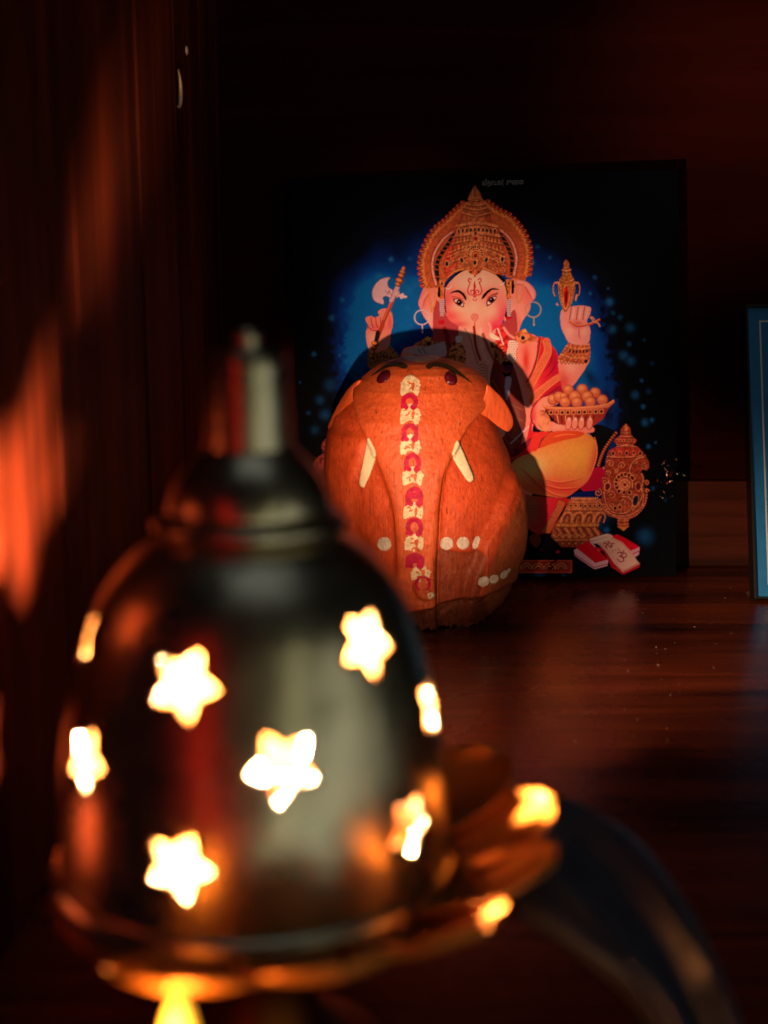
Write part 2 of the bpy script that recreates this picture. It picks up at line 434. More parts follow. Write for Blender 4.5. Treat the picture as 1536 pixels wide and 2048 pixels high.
# raised right arm
ar = G.poly(z5((615, 300), (830, 290), (815, 360), (770, 430), (715, 505), (650, 560), (620, 470)), skin)
shade(ar, lin((200, 50, 50)), *z5((640, 480))[0], 14, 26, .8); shade(ar, skinL, *z5((700, 360))[0], 14, 14, .5)
cu = G.poly(z5((690, 160), (840, 175), (848, 250), (830, 335), (760, 330), (600, 320), (598, 285), (640, 230)), gold, smooth=False)
for a in (((680, 170), (760, 190), (842, 185)), ((660, 200), (750, 222), (845, 212)), ((620, 262), (720, 292), (845, 282)), ((600, 310), (700, 325), (790, 345), (832, 320))): G.stroke(z5(*a), goldL, 1.7)
for i in range(6): G.ell(*z5((690 + i * 26, 238 + 6 * math.sin(i * .6)))[0], 2.2, 3.6, wine if i % 2 else lin((20, 30, 40)), 1, .2)
for i in range(7): G.stroke(z5((615 + i * 27, 312), (628 + i * 27, 338), (641 + i * 27, 315)), goldD, 1.4)
filigree(cu, .35); G.ell(*z5((815, 318))[0], 3, 4, lin((10, 20, 40)))
# right hand with ornament
hn = G.poly(z4((625, 1080), (672, 1052), (720, 1046), (775, 1040), (815, 1046), (850, 1058), (846, 1108), (822, 1160), (846, 1220), (846, 1265), (832, 1325), (760, 1345), (685, 1325), (650, 1270), (622, 1200), (616, 1130)), lin((222, 142, 128)))
shade(hn, lin((196, 40, 56)), *z4((745, 1190))[0], 12, 7, .85); shade(hn, skinL, *z4((690, 1240))[0], 8, 10, .6); shade(hn, skinL, *z4((800, 1245))[0], 7, 8, .6)
for q in (700, 752, 802):
    G.stroke(z4((q + 2, 1052), (q - 6, 1100), (q - 12, 1150)), lin((150, 50, 56)), 1.5); G.stroke(z4((q + 24, 1060), (q + 18, 1100), (q + 12, 1138)), skinL, 3)
G.stroke(z4((762, 1215), (760, 1260), (768, 1300)), lin((186, 80, 76)), 2, taper=True)
G.stroke(z4((690, 1165), (750, 1196), (820, 1190), (870, 1172), (915, 1150)), lin((190, 70, 44)), 4.6); G.stroke(z4((690, 1160), (750, 1190), (820, 1184), (870, 1166), (915, 1146)), goldL, 1.4)
G.stroke(z4((850, 1130), (870, 1160), (905, 1176), (920, 1200)), goldL, 2.2); G.stroke(z4((846, 1136), (860, 1130), (880, 1148)), goldL, 2)
jr = G.poly(z4((662, 688), (684, 718), (682, 750), (698, 762), (694, 778), (702, 806), (722, 844), (732, 905), (722, 965), (700, 1030), (655, 1092), (622, 1030), (606, 960), (600, 890), (612, 838), (636, 800), (628, 768), (645, 750), (643, 715)), lin((170, 96, 40)))
for sx in (-1, 1):
    cx = 580 if sx < 0 else 748
    G.stroke(z4(*[(cx + sx * -18 * math.cos(a) * -1, 915 - 52 * math.sin(a)) for a in np.linspace(-1.5, 2.2, 14)]), goldD, 2.6); G.stroke(z4(*[(cx + sx * 18 * math.cos(a), 915 - 52 * math.sin(a)) for a in np.linspace(-1.5, 2.2, 14)]), goldL, 1.3)
    G.stroke(z4((cx, 868), (cx - sx * 20, 862), (cx - sx * 26, 880)), goldL, 2)
G.stroke(z4((600, 1040), (588, 1030), (592, 1024)), goldL, 2); G.stroke(z4((735, 985), (742, 960), (735, 1000)), goldL, 3)
G.poly(z4((662, 884), (684, 930), (684, 990), (658, 1070), (640, 1000), (640, 930)), lin((190, 26, 24)), edge=goldL, ew=1.2); G.poly(z4((662, 930), (672, 960), (662, 1030), (652, 980)), wine)
for a in (((630, 768), (662, 776), (698, 766)), ((634, 798), (664, 806), (696, 798)), ((612, 842), (664, 862), (718, 842)), ((645, 748), (664, 752), (682, 748))): G.stroke(z4(*a), goldL, 1.5); G.stroke(z4(*[(x, y + 8) for x, y in a]), wine, 1.2)
filigree(jr, .3)
for i in range(7): G.ell(*z4((618 + 2 * i, 890 + i * 24))[0], 1.2, 1.2, goldL); G.ell(*z4((712 - 2 * i, 890 + i * 22))[0], 1.2, 1.2, goldL)

# left arm with axe
cu2 = G.poly(z1((680, 1395), (760, 1330), (840, 1350), (890, 1400), (930, 1450), (960, 1520), (700, 1530)), lin((150, 100, 50)))
filigree(cu2, .4)
for i in range(7): G.ell(*z1((720 + 26 * i, 1445 - 8 * i + 3 * i * i * .5))[0], 2.2, 3, wine)
h2 = G.poly(z1((662, 1132), (700, 1122), (722, 1132), (762, 1118), (752, 1088), (792, 1064), (832, 1070), (862, 1110), (866, 1190), (850, 1260), (842, 1340), (800, 1385), (700, 1400), (668, 1330), (662, 1240), (680, 1200), (660, 1160)), skin)
shade(h2, lin((226, 70, 70)), *z1((740, 1210))[0], 22, 8, .7); shade(h2, skinL, *z1((720, 1290))[0], 12, 14, .6); shade(h2, lin((214, 60, 60)), *z1((845, 1170))[0], 5, 16, .7)
for q in (0, 1, 2): G.stroke(z1((698 + q * 36, 1130 + q * 2), (706 + q * 34, 1180), (720 + q * 32, 1215)), lin((186, 40, 50)), 1.8)
G.stroke(z1((668, 1200), (720, 1232), (780, 1222), (800, 1195)), lin((170, 30, 44)), 1.8)
G.stroke(z1((905, 900), (852, 1030), (800, 1150), (752, 1290)), lin((172, 60, 34)), 7.6, smooth=False); G.stroke(z1((900, 900), (846, 1030), (795, 1150)), lin((226, 110, 70)), 2, smooth=False)
G.stroke(z1((752, 1250), (738, 1320)), lin((24, 20, 20)), 8.6, smooth=False); G.stroke(z1((900, 905), (855, 1000)), lin((206, 160, 158)), 8.4, smooth=False)
for x, y, rx, ry in ((950, 760, 3.6, 6), (942, 785, 6, 4.4), (932, 812, 6.4, 5), (918, 850, 8, 6), (906, 880, 5.6, 4.4), (730, 1335, 8, 5), (720, 1365, 6.4, 5), (708, 1400, 6, 6), (700, 1430, 5, 5)):
    p = z1((x, y))[0]; G.ell(*p, rx, ry, goldD, 1, -1.1 + 1.5); G.ell(p[0] - 1, p[1] - 1, rx * .72, ry * .6, lin((224, 130, 50)), 1, .35)
G.poly(z1((848, 828), (800, 829), (752, 856), (716, 908), (708, 962), (730, 1008), (792, 1031), (796, 1002), (788, 984), (815, 968), (850, 980), (866, 925), (838, 905), (826, 875), (832, 846)), lin((214, 176, 176)), edge=lin((120, 90, 100)), ew=1.)
G.stroke(z1((808, 925), (830, 955), (836, 925), (856, 962)), lin((110, 80, 90)), 1.2, smooth=False)
G.stroke(z1((892, 948), (930, 970), (966, 975)), lin((214, 184, 180)), 5); G.ell(*z1((936, 968))[0], 4, 6, lin((214, 184, 180)), 1, .3); G.ell(*z1((905, 955))[0], 3, 7, lin((200, 160, 150)), 1, .3)

# ears, hair, face
for pts, c in (((150, 560 - 310), (110, 1340 - 985), (92, 420), (120, 500), (160, 580), (205, 640), (270, 760), (330, 800), (400, 720), (400, 300), (300, 220), (200, 220)), 0), (((1120, 150), (1250, 170), (1330, 225), (1378, 300), (1368, 372), (1326, 405), (1312, 500), (1235, 615), (1185, 735), (1100, 770), (1040, 690), (1040, 300)), 1):
    er = G.poly(z3(*pts), lin((222, 130, 112)))
    shade(er, lin((230, 90, 90)), *z3((((1300, 330)), (150, 380))[1 - c])[0], 12, 20, .6); shade(er, skinL, *z3((((1150, 560)), (230, 600))[1 - c])[0], 16, 30, .6)
    shade(er, lin((200, 60, 60)), *z3((((1200, 640)), (290, 560))[1 - c])[0], 5, 34, .5, .3 - .5 * c)
G.stroke(z3((1150, 190), (1250, 200), (1320, 270), (1350, 350)), lin((236, 150, 140)), 6); G.stroke(z3((1160, 210), (1250, 230), (1300, 310), (1340, 370)), lin((196, 60, 60)), 1.6)
G.stroke(z3((190, 300), (140, 370), (115, 440)), lin((238, 140, 120)), 6); G.stroke(z3((210, 310), (160, 390), (150, 450)), lin((200, 70, 60)), 1.6)
for cx, cy, r_, c in ((130, 575, 80, (196, 178, 176)), (1352, 490, 84, (170, 140, 110))):
    G.stroke(z3(*[(cx + r_ * math.cos(a), cy + r_ * math.sin(a)) for a in np.linspace(0, 6.28, 40)]), lin(c), 2.4, smooth=False)
    G.stroke(z3((cx + 5, cy + r_), (cx + 6, cy + r_ + 70)), lin(c), 2.2, smooth=False); G.poly(z3((cx - 10, cy + r_ + 72), (cx + 24, cy + r_ + 72), (cx + 6, cy + r_ + 100)), lin(c), smooth=False)
G.poly(z3((385, 240), (470, 130), (600, 40), (830, 30), (980, 100), (1075, 250), (1075, 560), (1040, 560), (1000, 300), (900, 100), (700, 60), (500, 150), (410, 280), (400, 540), (372, 420)), black)
G.poly([(872, 600), (900, 640), (940, 650), (1000, 650), (1030, 620), (1030, 690), (980, 700), (880, 700), (866, 660)], lin((170, 60, 60)))
trk = G.poly([(925, 640), (990, 650), (992, 700), (980, 760), (992, 830), (1010, 870), (960, 880), (935, 800), (930, 730), (918, 690)], lin((212, 150, 130)))
fc = G.poly(z3((392, 262), (470, 150), (600, 60), (700, 38), (830, 38), (920, 92), (1010, 180), (1052, 262), (1062, 400), (1045, 530), (1000, 650), (900, 730), (850, 800), (820, 900), (700, 900), (640, 760), (560, 690), (430, 605), (402, 520), (388, 400)), lin((236, 160, 128)))
shade(fc, lin((238, 196, 160)), *z3((700, 200))[0], 44, 26, .8); shade(fc, lin((232, 60, 74)), *z3((410, 440))[0], 16, 42, .95); shade(fc, lin((240, 40, 84)), *z3((1010, 560))[0], 26, 36, .95); shade(fc, lin((244, 90, 80)), *z3((560, 340))[0], 20, 14, .8)
shade(fc, lin((244, 90, 80)), *z3((860, 330))[0], 22, 16, .8); shade(fc, lin((240, 190, 150)), *z3((540, 500))[0], 22, 18, .75); shade(fc, lin((240, 190, 150)), *z3((880, 500))[0], 18, 20, .7); shade(fc, lin((236, 80, 80)), *z3((440, 560))[0], 24, 12, .9); shade(fc, lin((206, 60, 70)), *z3((520, 650))[0], 26, 8, .8)
shade(fc, lin((238, 186, 150)), *z3((700, 420))[0], 12, 40, .7); shade(fc, lin((226, 30, 70)), *z3((930, 690))[0], 18, 16, .95); shade(fc, lin((236, 140, 120)), *z3((840, 690))[0], 8, 14, .8)
G.stroke(z3((640, 280), (632, 340), (650, 400), (640, 470)), lin((226, 130, 100)), 1.4, taper=True, al=.6)
# eyes and brows
G.poly(z3((436, 316), (470, 290), (530, 274), (585, 305), (615, 345), (618, 390), (600, 375), (565, 325), (520, 300), (475, 305)), lin((10, 4, 6)))
G.poly(z3((786, 376), (800, 330), (850, 280), (900, 254), (950, 258), (985, 276), (940, 272), (895, 280), (850, 318), (815, 360)), lin((10, 4, 6)))
G.poly(z3((470, 372), (530, 368), (575, 396), (592, 462), (540, 450), (500, 424)), lin((120, 26, 20))); G.poly(z3((490, 386), (528, 380), (566, 402), (580, 450), (545, 440), (508, 414)), lin((238, 214, 200)))
G.ell(*z3((541, 411))[0], 6., 6.4, lin((60, 10, 12))); G.ell(*z3((541, 411))[0], 3.6, 3.8, black); G.ell(*z3((534, 404))[0], 1., 1., lin((240, 210, 200)))
G.poly(z3((842, 452), (852, 385), (890, 350), (945, 338), (940, 380), (900, 425)), lin((120, 26, 20))); G.poly(z3((852, 434), (862, 390), (895, 358), (936, 352), (928, 382), (895, 414)), lin((238, 214, 200)))
G.ell(*z3((893, 384))[0], 6.2, 6.4, lin((60, 10, 12))); G.ell(*z3((893, 384))[0], 3.8, 3.9, black); G.ell(*z3((886, 376))[0], 1., 1., lin((240, 210, 200)))
G.stroke(z3((460, 350), (520, 355), (575, 380), (600, 430)), lin((160, 40, 34)), 1.6); G.stroke(z3((838, 430), (850, 372), (890, 335), (960, 318)), lin((150, 40, 34)), 1.8)
for i in range(6): G.stroke(z3((900 + i * 10, 336 - i * 3), (908 + i * 11, 322 - i * 4)), black, 1.)
# forehead mark
rm = lin((196, 14, 40))
for sgn in (-1, 1):
    q = lambda *p: z3(*[(710 + sgn * (a - 710), b) for a, b in p])
    G.stroke(q((745, 165), (760, 150), (778, 155), (778, 180), (760, 190), (768, 215), (780, 250), (786, 290), (770, 320), (740, 330), (722, 315), (720, 290), (738, 275), (756, 290), (748, 306)), rm, 2.3)
G.stroke(z3((710, 185), (703, 240), (710, 340)), rm, 2.6); G.poly(z3((710, 190), (722, 240), (710, 290), (698, 240)), rm); G.stroke(z3((690, 336), (710, 356), (730, 336)), rm, 2); G.stroke(z3((690, 372), (700, 388), (722, 388), (732, 372)), rm, 2)
for rr_, c in ((6.6, lin((214, 50, 40))), (5.2, lin((240, 190, 160))), (4, rm), (2.4, lin((244, 150, 130)))): G.ell(*z3((710, 572))[0], rr_, rr_, c)
for i in range(14): a = i / 14 * 6.28; p = z3((710, 572))[0]; G.stroke([(p[0] + 6.4 * math.cos(a), p[1] + 6.4 * math.sin(a)), (p[0] + 8.4 * math.cos(a), p[1] + 8.4 * math.sin(a))], lin((200, 40, 30)), 1., smooth=False)
G.stroke(z3((710, 625), (712, 680)), lin((170, 30, 40)), 1.8, smooth=False)
G.stroke(z3((700, 680), (712, 760), (715, 860), (740, 960), (770, 1040)), lin((130, 20, 24)), 4.4)
for i in range(16):
    t = i / 15; p = z3((703 + 62 * t ** 2.2, 690 + 340 * t))[0]; G.ell(p[0] - 1.4, p[1], 1.5, 1.5, lin((150, 30, 30))); G.ell(p[0] + 1.8, p[1] + 2, 1.5, 1.5, lin((150, 30, 30)))
G.stroke(z3((600, 700), (660, 800), (690, 920), (740, 1080)), lin((150, 100, 90)), 3.2, al=.7); G.stroke(z3((780, 700), (775, 800), (800, 950), (860, 1080)), lin((220, 180, 160)), 6, al=.5)
G.stroke(z3((800, 760), (880, 960), (1000, 1180)), lin((120, 20, 16)), 6, al=.8)
# chest jewellery
for P_, c in ((z3((390, 900), (460, 850), (560, 860), (610, 960), (600, 1090), (480, 1060), (390, 1020)), lin((150, 96, 50))), (z3((880, 850), (960, 860), (1010, 960), (1040, 1050), (980, 1080), (900, 950)), lin((140, 90, 50)))):
    j = G.poly(P_, c); filigree(j, .75)
G.stroke(z3((400, 960), (500, 900), (590, 960)), goldL, 1.6); G.stroke(z3((400, 1010), (500, 950), (600, 1010)), goldL, 1.6); G.stroke(z3((380, 700), (420, 850), (400, 1000)), lin((120, 20, 14)), 9, al=.8)
nl = G.poly(z3((950, 700), (1010, 680), (1080, 760), (1075, 900), (1060, 1040), (1000, 980), (960, 880), (930, 820)), lin((206, 40, 36))); filigree(nl, .5)
wg = G.poly(z3((1085, 830), (1180, 850), (1165, 960), (1160, 1060), (1100, 1050), (1060, 1000), (1075, 900)), lin((230, 196, 170)))
for i in range(9):
    for k in range(4): G.ell(*z3((1085 + k * 26 + (i % 2) * 10, 850 + i * 24))[0], 1, 1, lin((130, 40, 30)))
for i in range(13): G.ell(*z3((965 + 8 * i * .6, 700 + i * 14))[0], 1.5, 1.5, lin((240, 200, 190)))
for i in range(16): G.ell(*z3((1000 + i * 4, 880 + i * 11))[0], 2, 2, [goldL, lin((216, 60, 30)), lin((40, 60, 30))][i % 3])
G.poly(z3((880, 745), (920, 762), (980, 800), (985, 822), (930, 820), (880, 790)), lin((240, 206, 170)))
G.poly(z3((500, 790), (560, 775), (576, 812), (545, 852), (512, 850)), lin((206, 200, 196)))
G.stroke(z3((860, 640), (885, 690), (870, 760)), lin((240, 160, 140)), 4); G.stroke(z3((1030, 690), (1080, 760), (1140, 800)), lin((240, 140, 120)), 5)
sd = G.poly(z3((1160, 740), (1200, 730), (1255, 700), (1290, 740), (1340, 760), (1400, 790), (1400, 830), (1340, 840), (1260, 860), (1200, 850), (1160, 820)), lin((206, 106, 60))); filigree(sd, .5)
G.ell(*z3((1240, 800))[0], 6, 6, goldL); G.ell(*z3((1240, 800))[0], 4.2, 4.4, lin((10, 14, 12))); G.poly(z3((1235, 735), (1258, 700), (1285, 740)), lin((236, 160, 60)))
s2 = G.poly(z3((50, 870), (120, 830), (190, 790), (250, 830), (300, 850), (260, 900), (120, 890)), lin((180, 110, 70))); filigree(s2, .5); G.ell(*z3((205, 865))[0], 4, 4, black); G.poly(z3((165, 820), (200, 785), (225, 830)), lin((226, 170, 60)))
G.poly(z3((-40, 960), (40, 900), (160, 900), (300, 860), (380, 850), (390, 1000), (200, 1000)), lin((176, 160, 160)))
G.stroke(z3((90, 920), (120, 970)), lin((90, 50, 60)), 1.6); G.stroke(z3((130, 910), (180, 970)), lin((90, 50, 60)), 1.6)
# belly, thread, tassels seen in the shaded part
for p, c in (((z5((185, 310), (205, 345), (255, 345), (245, 390), (180, 380))), (90, 24, 60)), (z5((175, 325), (215, 318), (255, 340), (180, 348)), (10, 6, 8)), (z5((175, 400), (205, 410), (245, 400), (215, 440), (185, 430)), (10, 6, 8))): G.poly(p, lin(c))
G.poly(z5((200, 440), (240, 450), (225, 560), (205, 620), (190, 520)), lin((170, 160, 176)))
for i in range(6): G.stroke(z5((-10 + 4 * i, 350 + i * 22), (20 + 6 * i, 342 + i * 22), (60, 360 + i * 20)), lin((150, 110, 90)), 2)
for i in range(14): G.ell(*z5((240 + 10 * i, 945 - 9.5 * i))[0], 1.5, 1.5, lin((200, 190, 190)))
b_ = G.poly(z5((240, 1000), (340, 940), (400, 900), (360, 980), (250, 1060)), lin((110, 24, 34))); filigree(b_, .6, 1)
# near arm, bowl, sweets
fa = G.poly(z5((440, 640), (500, 590), (580, 590), (600, 640), (500, 690), (520, 770), (560, 800), (560, 850), (470, 850), (420, 800), (402, 720)), lin((232, 140, 110)))
shade(fa, lin((206, 50, 60)), *z5((410, 740))[0], 7, 30, .8); G.stroke(z5((440, 620), (400, 680), (392, 760), (440, 840)), lin((90, 8, 50)), 2)
wr = G.poly(z5((450, 700), (500, 700), (545, 780), (540, 850), (480, 850), (440, 790)), lin((206, 110, 66)), .75); filigree(wr, .5, 1)
for a in (((470, 765), (505, 775), (530, 765)), ((478, 840), (505, 800), (520, 770)), ((500, 850), (525, 810), (538, 780))): G.stroke(z5(*a), goldL, 1.6)
bw = G.poly(z5((478, 655), (560, 662), (740, 664), (900, 650), (975, 640), (1026, 610), (1032, 638), (985, 682), (945, 760), (870, 815), (760, 835), (650, 825), (580, 780), (530, 720), (500, 685)), lin((150, 46, 34)), smooth=False)
for q, (x, y, r_) in enumerate([(560, 612, 42), (608, 592, 44), (680, 540, 42), (785, 535, 44), (885, 560, 42), (645, 590, 30), (730, 590, 50), (825, 590, 48), (940, 615, 44), (655, 632, 44), (745, 634, 44), (848, 630, 44)]):
    p = z5((x, y))[0]; r2 = r_ / 3.84
    G.ell(*p, r2, r2, lin((150, 54, 34))); G.ell(p[0] - .6, p[1] - .8, r2 * .86, r2 * .84, lin((200, 100, 62))); G.glow(p[0] - 2, p[1] - 3.6, r2 * .5, r2 * .4, lin((232, 152, 90)), .9)
G.poly(z5((478, 652), (560, 668), (740, 668), (900, 654), (975, 640), (1026, 610), (1034, 632), (985, 672), (900, 684), (740, 694), (560, 690), (500, 680)), lin((206, 112, 74)), smooth=False)
G.stroke(z5((490, 662), (600, 676), (800, 672), (960, 652), (1026, 618)), goldL, 2)
for i in range(10):
    q = 545 + i * 43; yy = 712 - .012 * (q - 700) * (q > 700) * 3; G.stroke(z5((q - 14, yy - 14), (q + 14, yy - 16), (q + 14, yy + 12), (q - 14, yy + 14)), goldL, 1.2, closed=True, smooth=False)
    G.ell(*z5((q, yy))[0], 2.6, 2.8, [lin((30, 20, 20)), lin((150, 30, 24)), lin((18, 28, 40))][i % 3])
for i in range(11): G.stroke(z5((560 + i * 32, 735), (575 + i * 28, 790)), goldL if i % 2 else wine, 2)
pm = G.poly(z5((540, 780), (600, 800), (660, 810), (740, 830), (860, 820), (870, 860), (760, 870), (640, 862), (545, 850)), lin((226, 124, 100)))
for q in (680, 728, 778, 842):
    G.ell(*z5((q, 795))[0], 7, 13, lin((170, 50, 40)), 1, .12); G.ell(*z5((q, 792))[0], 5.4, 12, lin((228, 136, 110)), 1, .12); G.ell(*z5((q + 4, 762))[0], 2.6, 3.2, lin((240, 176, 150)))
shade(pm, lin((240, 160, 130)), *z5((600, 820))[0], 14, 6, .7)
# seated leg in yellow cloth
lg = G.poly(z5((235, 1185), (260, 1080), (380, 1025), (460, 985), (560, 940), (680, 870), (760, 858), (840, 880), (890, 940), (900, 1020), (885, 1100), (830, 1230), (740, 1310), (650, 1362), (500, 1350), (350, 1310)), lin((212, 118, 60)))
shade(lg, lin((222, 156, 56)), *z5((760, 1040))[0], 40, 34, .95); shade(lg, lin((216, 150, 70)), *z5((560, 1050))[0], 60, 20, .7); shade(lg, lin((210, 44, 40)), *z5((600, 1290))[0], 70, 16, .85, .1); shade(lg, lin((200, 60, 50)), *z5((880, 1090))[0], 10, 50, .8, .2)
shade(lg, lin((206, 190, 110)), *z5((380, 1130))[0], 34, 22, .9)
for pts in (((500, 1215), (620, 1240), (800, 1200)), ((500, 1260), (620, 1290), (760, 1280)), ((340, 1190), (450, 1260), (560, 1330), (680, 1350)), ((430, 1100), (480, 1180), (500, 1230)), ((300, 1120), (400, 1210), (490, 1270))): G.stroke(z5(*pts), lin((226, 120, 70)), 2.6, taper=True, al=.9); G.stroke(z5(*[(x + 4, y + 14) for x, y in pts]), lin((180, 40, 36)), 2.2, taper=True, al=.8)
G.stroke(z5((880, 900), (900, 1000), (880, 1110), (820, 1240)), lin((226, 124, 80)), 1.6)
og = G.poly(z5((450, 985), (470, 920), (540, 862), (700, 850), (800, 866), (760, 900), (640, 925), (540, 955)), lin((206, 70, 34)))
G.stroke(z5((450, 980), (470, 925), (520, 870)), lin((50, 30, 40)), 3); G.stroke(z5((560, 900), (640, 880), (740, 880)), lin((228, 110, 60)), 3, taper=True)
G.poly(z5((400, 900), (450, 860), (530, 865), (470, 920), (440, 1000), (385, 1000)), lin((214, 50, 40)))
# hanging cloth
hc = G.poly(z6((250, 200), (340, 330), (490, 360), (680, 375), (640, 450), (560, 600), (500, 640), (430, 640), (340, 560), (300, 400)), lin((196, 30, 36)))
shade(hc, lin((150, 90, 60)), *z6((390, 440))[0], 26, 40, .9); shade(hc, lin((230, 30, 60)), *z6((540, 460))[0], 14, 40, .7)
for i in range(9): G.stroke(z6((350, 400 + 22 * i), (400, 430 + 22 * i), (480, 420 + 20 * i)), lin((110, 50, 36)), 1.4, al=.7)
G.poly(z6((600, 380), (655, 400), (640, 450), (590, 540), (540, 640), (462, 640), (520, 560), (570, 470)), lin((206, 92, 50)), smooth=False, edge=lin((120, 30, 20)), ew=1.)
for i in range(10): G.spiral(*z6((610 - i * 13, 430 + i * 20 + 4))[0], 4, 1.2, i, 1, 1, goldD, goldL)

# crown
halo = G.poly(z2((650, 280), (560, 345), (475, 440), (440, 500), (365, 540), (295, 600), (225, 690), (160, 820), (125, 960), (132, 1080), (145, 1180), (180, 1245), (320, 1240), (420, 1140), (500, 900), (560, 600), (620, 400), (800, 380), (900, 600), (1000, 900), (1050, 1120), (1190, 1150), (1265, 1170), (1285, 1080), (1312, 930), (1296, 800), (1260, 680), (1185, 555), (1105, 460), (1010, 430), (930, 345), (850, 315), (790, 260)), lin((186, 86, 44)), smooth=False)
for side in (-1, 1):
    if side < 0: O = spline(z2((640, 290), (560, 350), (470, 440), (370, 535), (295, 595), (225, 690), (162, 820), (128, 960), (135, 1080), (165, 1220)), 12); B = spline(z2((470, 620), (380, 690), (310, 780), (262, 880), (245, 980), (255, 1090), (285, 1200)), 10); Kb = spline(z2((500, 640), (430, 740), (370, 830), (310, 930), (295, 1040), (310, 1180)), 10)
    else: O = spline(z2((800, 280), (880, 340), (960, 400), (1080, 460), (1160, 540), (1230, 630), (1285, 760), (1300, 870), (1298, 990), (1275, 1130)), 12); B = spline(z2((990, 600), (1070, 670), (1130, 760), (1165, 880), (1165, 980), (1140, 1100)), 10); Kb = spline(z2((970, 620), (1040, 730), (1095, 840), (1120, 940), (1115, 1080)), 10)
    acc = 0
    for i in range(1, len(O)):
        acc += np.hypot(*(O[i] - O[i - 1]))
        if acc > 9.5:
            acc = 0; d = O[i] - O[i - 1]; d = d / np.hypot(*d); nrm = np.array([d[1], -d[0]]) * (1 if side < 0 else -1) * -1
            p = O[i] - nrm * 0; ang = math.atan2(d[1], d[0])
            up_ = p + nrm * 4
            G.ell(p[0], p[1], 6.4, 6., lin((214, 128, 60)), 1, ang); G.ell(up_[0], up_[1], 5., 5.6, lin((160, 40, 24)), 1, ang)
            if (i // 4) % 2: G.ell(up_[0], up_[1], 2., 3.4, lin((16, 40, 34)), 1, ang)
            G.stroke([p - nrm * 3 - d * 5, p + nrm * 1, p + nrm * 8 + d * 1], lin((226, 140, 70)), 1.2)
    G.stroke(Kb, lin((8, 26, 28)), 8, smooth=False)
    for i in range(0, len(Kb), 5):
        p = Kb[i]; G.stroke([p + (-5, -1.5), p + (5, 1.5)], lin((150, 70, 40)), 2.4, smooth=False)
    G.stroke(B, lin((150, 40, 30)), 8.4, smooth=False); G.stroke(B, lin((206, 120, 90)), 5, smooth=False)
    acc = 0
    for i in range(1, len(B)):
        acc += np.hypot(*(B[i] - B[i - 1]))
        if acc > 3.6: acc = 0; G.ell(*B[i], 1.25, 1.25, lin((236, 190, 170)))
filigree(halo, .15)
cr = G.poly(z2((650, 255), (780, 255), (800, 300), (850, 350), (880, 430), (900, 500), (965, 600), (975, 640), (1030, 760), (1060, 900), (1070, 1060), (1030, 1100), (940, 1080), (860, 1035), (700, 1018), (560, 1050), (440, 1110), (390, 1140), (370, 1060), (380, 900), (440, 760), (490, 660), (510, 560), (545, 500), (570, 420), (610, 350), (640, 300)), lin((170, 72, 42)))
shade(cr, lin((206, 40, 30)), *z2((430, 900))[0], 14, 40, .7); shade(cr, lin((214, 130, 70)), *z2((700, 620))[0], 30, 90, .5); shade(cr, lin((110, 30, 20)), *z2((540, 440))[0], 8, 30, .7); shade(cr, lin((120, 30, 16)), *z2((880, 440))[0], 8, 30, .7)
for y, xa, xb, sag in ((275, 640, 790, 14), (330, 610, 830, 18), (375, 590, 860, 20), (440, 570, 880, 26), (530, 510, 960, -26), (545, 505, 965, -26), (640, 500, 980, -20), (655, 480, 990, -22), (720, 460, 1010, -34), (790, 430, 1030, -60), (830, 410, 1040, -70), (905, 385, 1050, -90)):
    m_ = (xa + xb) / 2; G.stroke(z2((xa, y - sag), (m_, y + sag * .4), (xb, y - sag)), lin((226, 138, 80)), 2.); G.stroke(z2((xa, y - sag + 13), (m_, y + sag * .4 + 13), (xb, y - sag + 13)), lin((96, 24, 14)), 1.6)
for i in range(10):
    x = 535 + i * 44; y = 592 + abs(i - 4.5) * 4
    G.stroke(z2((x - 16, y + 34), (x - 14, y - 12), (x, y - 28), (x + 14, y - 12), (x + 16, y + 34)), goldL, 1.3); G.ell(*z2((x, y + 6))[0], 2.3, 3.8, [wine, lin((14, 26, 34))][i % 2])
for i in range(26): x = 500 + i * 19; G.stroke(z2((x, 672 + abs(i - 12) * 2.4), (x + 2, 708 + abs(i - 12) * 3)), lin((226, 150, 84)) if i % 2 else lin((110, 36, 16)), 1.2, smooth=False)
for i in range(26): x = 470 + i * 21; G.stroke(z2((x, 742 + abs(i - 12) * 3), (x + 3, 782 + abs(i - 12) * 4)), lin((220, 140, 76)) if i % 2 else lin((110, 36, 16)), 1.2, smooth=False)
for x, y, s_, st in ((600, 800, 7, 0), (830, 800, 7, 3.1), (480, 900, 7, 1), (950, 900, 7, 2), (540, 860, 6, 2), (890, 850, 6, 1), (430, 960, 6, 0), (1000, 960, 6, 3), (620, 980, 6, 0), (800, 990, 6, 3), (540, 1010, 5, 1), (880, 1000, 6, 1), (930, 1040, 5, 1), (470, 1050, 5, 1), (1010, 1040, 6, 2), (760, 860, 5, 1), (660, 860, 5, 2)):
    G.spiral(*z2((x, y))[0], s_ * 1.1, 1.3, st, 1 if x < 712 else -1, 1.4, lin((110, 26, 14)), lin((232, 152, 92)))
for a in range(11):
    an = math.pi * (.0 + a / 10); G.ell(*z2((718 - 76 * math.cos(an), 880 - 92 * math.sin(an)))[0], 3, 3.6, goldL); G.ell(*z2((718 - 76 * math.cos(an), 880 - 92 * math.sin(an)))[0], 1.8, 2.4, wine)
for rr_, c in ((10, goldL), (8.2, lin((170, 40, 20))), (6, goldL), (4, lin((150, 20, 16)))): G.ell(*z2((718, 885))[0], rr_, rr_ * 1.15, c)
